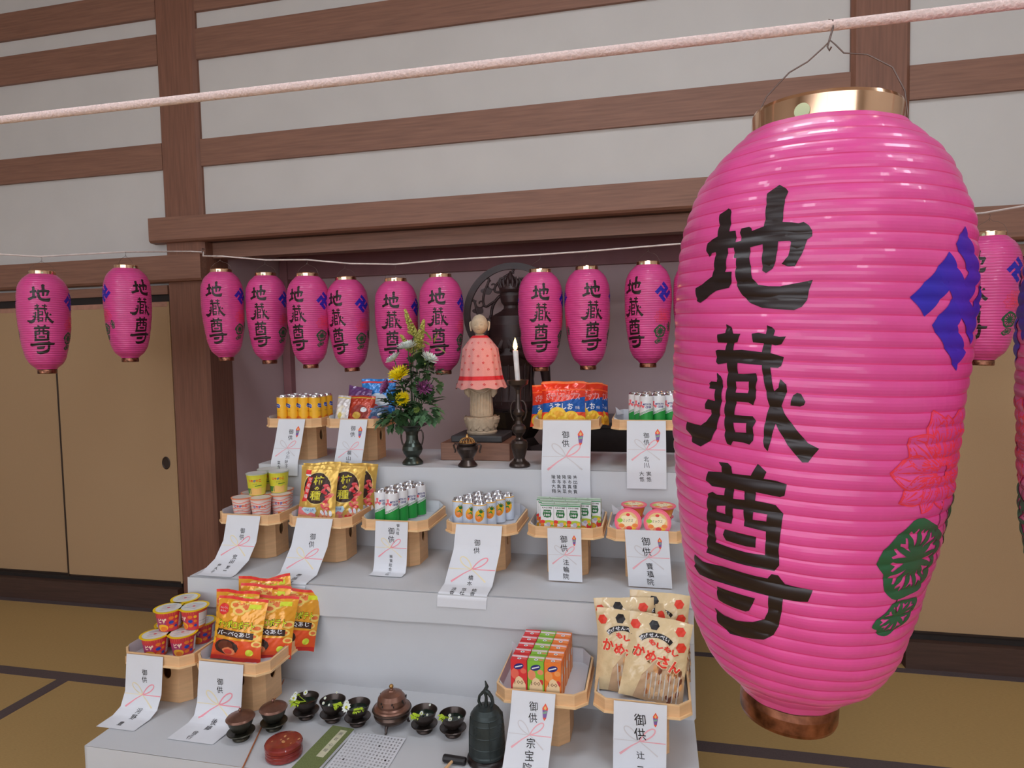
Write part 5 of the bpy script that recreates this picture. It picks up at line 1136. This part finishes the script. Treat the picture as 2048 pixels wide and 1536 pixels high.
for k in range(7): a = math.radians(-160 + 23 * k); cr.tube([(.055 * math.cos(a), .05 * math.sin(a), 1.93), (.07 * math.cos(a), .06 * math.sin(a), 1.97), (.058 * math.cos(a), .05 * math.sin(a), 2.0)], [.008, .01, .002], STAT, 6)
cr.build('crown', bu)
lp_ = MB()
for k in range(16):
    a = 2 * PI * k / 16; s0 = len(lp_.v)
    lp_.grid(5, 5, lambda u, v: ((u - .5) * .075 * math.sin(PI * (.1 + .8 * v)), -.03 * v ** 1.5, v * .10), DWOOD); lp_.xform(Matrix.Rotation(a, 4, 'Z') @ Matrix.Translation((0, -.165, 1.16)), s0)
lp_.build('lotus_petals', bu)
ha = MB(); HC = (-.01, .10, 1.80); HR = .295
def ringpts(r, n=48): return [(HC[0] + r * math.cos(2 * PI * k / n), HC[1], HC[2] + r * math.sin(2 * PI * k / n)) for k in range(n)]
ha.plate([(HC[0] + HR * math.cos(2 * PI * k / 64), HC[2] + HR * math.sin(2 * PI * k / 64)) for k in range(64)], [[(HC[0] + .258 * math.cos(2 * PI * k / 64), HC[2] + .258 * math.sin(2 * PI * k / 64)) for k in range(64)]], lambda x, y, d: (x, HC[1] - d, y), .02, STAT)
ha.tube(ringpts(.275), .012, STAT, 8, closed=True); ha.tube(ringpts(.13), .009, STAT, 6, closed=True)
for k in range(10):                          # vine scrollwork
    a0 = 2 * PI * k / 10
    pts = []
    for i in range(15):
        t = i / 14; rr = .13 + .13 * t; aa = a0 + .35 * math.sin(t * PI * 1.6); pts.append((HC[0] + rr * math.cos(aa), HC[1] - .005, HC[2] + rr * math.sin(aa)))
    ha.tube(pts, .0075, STAT, 6)
    cx, cz = HC[0] + .205 * math.cos(a0 + .30), HC[2] + .205 * math.sin(a0 + .30)
    ha.tube([(cx + (.034 - .0024 * i) * math.cos(a0 + i * .6), HC[1] - .005, cz + (.034 - .0024 * i) * math.sin(a0 + i * .6)) for i in range(13)], .005, STAT, 6)
    lx, lz = HC[0] + .20 * math.cos(a0 - .12), HC[2] + .20 * math.sin(a0 - .12); s0 = len(ha.v)
    ha.plate([(lx + .034 * math.cos(q + a0) * (1 + .4 * math.cos(q)), lz + .020 * math.sin(q + a0)) for q in [2 * PI * i / 14 for i in range(14)]], [], lambda x, y, d: (x, HC[1] - .008 + d, y), .008, STAT)
ha.build('halo', bu)

# ------------------------------------------------------------------ vessels on the bottom step
def bowl(lidded):
    t = thing('lidded_offering_cup' if lidded else 'offering_cup', 'x', 'cup'); M1 = BRONZ2 if lidded else BRONZE; MD = mat('dark_green_bronze', (66, 64, 54), .35, metal=.7, amt=.2)
    a = MB(); a.lathe([(0, 0), (.024, 0), (.026, .004), (.023, .009), (.018, .012), (.022, .017), (.040, .021), (.042, .024), (.040, .0255), (.016, .021), (0, .020)], MD if lidded else BRONZE, 30); a.build('saucer_stand', t)
    b = MB(); b.lathe([(0, .0205), (.016, .021), (.018, .026), (.028, .033), (.034, .046), (.0405, .064), (.042, .066), (.040, .066), (.033, .050), (.020, .046), (0, .045)], MD if lidded else BRONZE, 30); b.build('cup_bowl', t)
    if lidded:
        c = MB(); c.lathe([(0, .060), (.042, .0645), (.0435, .067), (.039, .072), (.022, .080), (.008, .084), (.003, .085), (.0045, .089), (.005, .092), (.0035, .096), (0, .097)], M1, 30); c.build('cup_lid', t)
    else:
        c = MB(); c.lathe([(0, .050), (.033, .050), (0, .0502)], mat('dark_water', (30, 44, 36), .08), 24); c.build('water', t)
    return t
KB = Kind(bowl(False)); KL2 = Kind(bowl(True))
CUPS = [((-1.126, 1.852), 'bronze offering cup with white daisies over its left rim, leftmost open cup'), ((-1.031, 1.853), 'bronze offering cup second from the left, green sprig at its right'), ((-.942, 1.848), 'bronze offering cup just left of the domed incense burner, one large daisy'), ((-.717, 1.852), 'bronze offering cup just right of the domed incense burner'), ((-.622, 1.849), 'bronze offering cup nearest the bell')]
for (x, y), lb in CUPS: KB.put(lb, (x, y, T1 + .001), random.uniform(0, 3), 'open bronze cups')
KL2.put('small bronze cup with brown lid, nearest the front edge of the altar', (-1.266, 1.708, T1 + .001), .5, 'lidded bronze cups')
KL2.put('small bronze cup with brown lid, behind the round red box', (-1.195, 1.775, T1 + .001), 1, 'lidded bronze cups')
def sprig(x, y, dirs, label, daisies):
    f = thing('flower_sprig', label, 'flower', (x, y, T1 + .001)); a = MB()
    for (a0, L, w) in dirs:
        dx, dy = math.cos(a0), math.sin(a0); a.tube([(0, 0, .052), (dx * .02, dy * .02, .060), (dx * .034, dy * .034, .068)], .0012, LIME, 5)
        for k in range(6): b_ = a0 + random.uniform(-.7, .7); leaf(a, (dx * .028, dy * .028, .067), (math.cos(b_), math.sin(b_), random.uniform(-.4, .2)), L, w, LIME)
    a.build('leaves', f)
    for (dx, dy, r, z) in daisies:
        b = MB(); q = Vector((0, 0, 1)).rotation_difference(Vector((-.2, -.7, .7))).to_matrix().to_4x4()
        for k in range(10):
            s0 = len(b.v); b.grid(2, 3, lambda u, v: (r * v, (u - .5) * r * .55 * math.sin(PI * (.15 + .75 * v)), .1 * r * v), WP); b.xform(Matrix.Translation((dx, dy, z)) @ q @ Matrix.Rotation(2 * PI * k / 10, 4, 'Z'), s0)
        b.ball((dx, dy - .001, z + .001), r * .3, mat('daisy_centre', (200, 200, 60), .6), 8, 6); b.build('blossom', f)
sprig(-1.126, 1.852, [(-2.3, .03, .010), (-1.9, .022, .009), (2.9, .02, .008)], 'white daisies and lime leaves spilling from the leftmost open cup', [(-.03, -.022, .013, .072), (-.012, .02, .009, .07), (-.036, -.002, .009, .074)])
sprig(-1.031, 1.853, [(-.8, .022, .009), (-.4, .02, .009)], 'lime sprig with tiny buds in the second open cup from the left', [(-.018, -.026, .005, .068), (-.026, .0, .005, .07), (.0, .03, .004, .075), (.004, -.03, .004, .067)])
sprig(-.942, 1.848, [(-1.2, .02, .009), (-.8, .018, .008)], 'one large daisy and lime leaves in the cup left of the burner', [(-.022, -.03, .016, .068), (-.032, -.01, .010, .07)])
sprig(-.717, 1.852, [(-2.2, .024, .011), (-1.9, .02, .010)], 'lime leaves and small buds in the cup right of the burner', [(-.004, -.012, .007, .062), (.018, -.02, .004, .064), (.012, .022, .004, .072)])
sprig(-.622, 1.849, [(-2.6, .022, .010), (-2.2, .018, .008)], 'lime leaves and pale buds in the cup nearest the bell', [(.0, -.026, .007, .063), (-.006, -.01, .005, .066), (.024, -.012, .004, .064)])
ko = thing('domed_incense_burner', 'brown bronze incense burner with a domed pierced lid among the cups', 'incense burner', (-.829, 1.862, T1 + .001))
a = MB(); a.lathe([(0, .014), (.030, .014), (.044, .019), (.055, .030), (.058, .040), (.055, .048), (.060, .052), (.0625, .056), (.060, .060), (.050, .059), (0, .058)], mat('dark_brown_bronze', (82, 66, 58), .3, metal=.75, amt=.2), 36); a.build('bowl', ko)
b = MB(); b.lathe([(.058, .060), (.054, .064), (.050, .066), (.045, .070), (.046, .078), (.043, .092), (.034, .104), (.022, .110), (.013, .113), (.010, .116), (.005, .117), (.004, .120), (0, .121)], BRONZ2, 40)
for az in (-1.9, -1.1, -.3, .5, 1.3, 2.1, 2.9):
    for k, (dz, s_) in enumerate(((.004, .0045), (-.004, .0040))):
        aa = az + (k - .5) * .10; b.ball((.0455 * math.cos(aa), .0455 * math.sin(aa), .086 + dz), s_, BLACK, 8, 6, sc=(.5, .5, 1))
lo = b.build('dome_lid', ko)
c = MB(); c.ball((0, 0, .127), .0072, GOLD, 14, 10); c.build('knob', lo)
for k in range(3):
    q = -PI / 2 + 2 * PI * k / 3; l = MB(); l.tube([(.040 * math.cos(q), .040 * math.sin(q), .024), (.049 * math.cos(q), .049 * math.sin(q), .014), (.050 * math.cos(q), .050 * math.sin(q), .004), (.055 * math.cos(q), .055 * math.sin(q), .001)], [.006, .0048, .0038, .003], BRONZE, 8); l.build('leg', ko)
rbx = thing('round_lacquer_box', 'round dark red lacquered incense box with flecked lid', 'box', (-1.088, 1.66, T1 + .001))
a = MB(); a.lathe([(0, 0), (.050, 0), (.0535, .003), (.0535, .009), (.052, .0105), (.0535, .012), (.0535, .0185), (.052, .020), (.0535, .0215), (.0535, .027), (.051, .028), (0, .028)], LACQ, 44); a.build('box_body', rbx)
a = MB(); a.lathe([(.0535, .0285), (.0545, .030), (.0545, .038), (.052, .0415), (.040, .0435), (0, .0445)], LACQ, 44)
cc = Cv(); fk = ink((206, 150, 100))
for (x, y, r) in ((-.006, .018, .006), (.010, .008, .005), (.004, -.008, .008), (-.008, .0, .004), (.042, .014, .005), (-.03, -.012, .003), (.03, -.01, .003)): cc.ell(fk, x, y, r, r * .6, 8, rot=r * 300)
cc.apply(a, lambda x, y, o: (x, y, .0437 + .0008 * (1 - math.hypot(x, y) / .05) + o), .0003); a.build('box_lid', rbx)
be = thing('temple_bell', 'dark green-black bronze temple bell standing at the front edge of the altar', 'bell', (-.487, 1.752, T1 + .001))
a = MB(); a.lathe([(0, 0), (.058, 0), (.060, .006), (.056, .014), (.048, .020), (0, .020)], DWOOD, 36); a.build('stand', be)
b = MB(); b.lathe([(.047, .0205), (.0525, .021), (.0535, .028), (.0515, .032), (.0515, .052), (.0525, .054), (.0515, .056), (.0505, .085), (.0515, .087), (.0505, .089), (.0485, .118), (.0495, .120), (.048, .122), (.0455, .134), (.0465, .136), (.044, .138), (.040, .146), (.030, .156), (.014, .160), (0, .161)], BELLM, 48)
for k in range(4): q = PI / 4 + k * PI / 2 - .35; b.tube([(.0525 * math.cos(q), .0525 * math.sin(q), .026), (.0512 * math.cos(q), .0512 * math.sin(q), .09), (.047 * math.cos(q), .047 * math.sin(q), .136)], .0016, BELLM, 6)
for k in range(4):
    for i in range(3):
        for j in range(3): q = k * PI / 2 - .35 + (i - 1) * .22 - 0; b.ball((.050 * math.cos(q), .050 * math.sin(q), .100 + .010 * j), .0018, BELLM, 6, 4)
b.build('bell_body', be)
c = MB(); c.tube([(-.016, 0, .158), (-.022, 0, .172), (-.019, 0, .188), (-.008, 0, .200), (0, 0, .206), (.008, 0, .200), (.017, 0, .188), (.020, 0, .172), (.014, 0, .158)], [.005, .0045, .004, .005, .006, .006, .0055, .005, .006], BELLM, 8)
c.tube([(0, 0, .160), (.001, 0, .185), (-.003, 0, .205), (.004, 0, .218), (-.001, 0, .234)], [.006, .0045, .006, .0055, .002], BELLM, 8); c.build('dragon_loop', be)
ml_ = thing('bell_mallet', 'small mallet with black head and wooden handle beside the bell', 'mallet', (-.575, 1.715, T1 + .0125), -.05)
a = MB(); a.lathe([(0, -.034), (.0095, -.034), (.0112, -.031), (.0112, .031), (.0095, .034), (0, .034)], BLACK, 20); a.xform(Matrix.Rotation(PI / 2, 4, 'Y')); a.build('mallet_head', ml_)
a = MB(); a.tube([(-.004, -.009, 0), (-.018, -.07, -.002), (-.032, -.135, -.006)], .0042, CYP, 8); a.build('handle', ml_)
gb = thing('folded_sutra_book', 'green cloth-covered folding sutra book with a pale title slip', 'book', (-.975, 1.695, T1 + .001), math.radians(-4))
box_obj('pages', (-.037, .0375, -.107, .105, .0015, .0115), PAPER, gb); GC = mat('green_book_cloth', (112, 124, 76), .8, amt=.2, scale=300, bump=.1)
box_obj('cover', (-.038, .038, -.108, .106, .0115, .014), GC, gb); box_obj('cover', (-.038, .038, -.108, .106, 0, .0015), GC, gb)
a = MB(); c = Cv(); c.rect(mat('title_slip', (206, 204, 176), .7), .000, -.045, .024, .090)
for i, ch in enumerate('般若心経'): c.text(GREYINK, ch, .012, .072 - .028 * i, .012, .014)
c.apply(a, lambda x, y, o: (x, y, .0142 + o), .0002); a.build('title_slip', gb)
a = MB(); c = Cv()
def sheet(x, y, o): return (x - .0 + .0, y, .002 + .012 * max(0, (x - .0) / .17) * max(0, (y + .1) / .2) * .6 + .0015 * math.sin(x * 30) + o)
a.grid(16, 16, lambda u, v: sheet(u * .175, -.21 + .21 * v, 0), PAPER)
KJI = '観自在菩薩行深般若波羅蜜多時照見五蘊皆空度一切苦厄舎利子色不異空空不異色色即是空空即是色受想行識亦復如是'
for i in range(15):
    for j in range(14): c.text(GREYINK, KJI[(i * 14 + j) % len(KJI)], .165 - .0108 * i, -.012 - .0138 * j, .0058, .0078)
c.apply(a, sheet, .0003); so_ = a.build('sutra_sheet'); so_.location = (-.932, 1.797, T1 + .001); tag(so_, 'white sheet covered in small rows of writing beside the green book', 'paper')
a = MB(); a.tube([(-1.332, 2.050, T1 + .004), (-1.25, 1.81, T1 + .0038), (-1.165, 1.565, T1 + .0038)], .0022, mat('orange_bamboo', (186, 110, 66), .5), 8); tag(a.build('incense_rod'), 'thin orange-brown rod lying across the bottom step towards the viewer', 'rod')
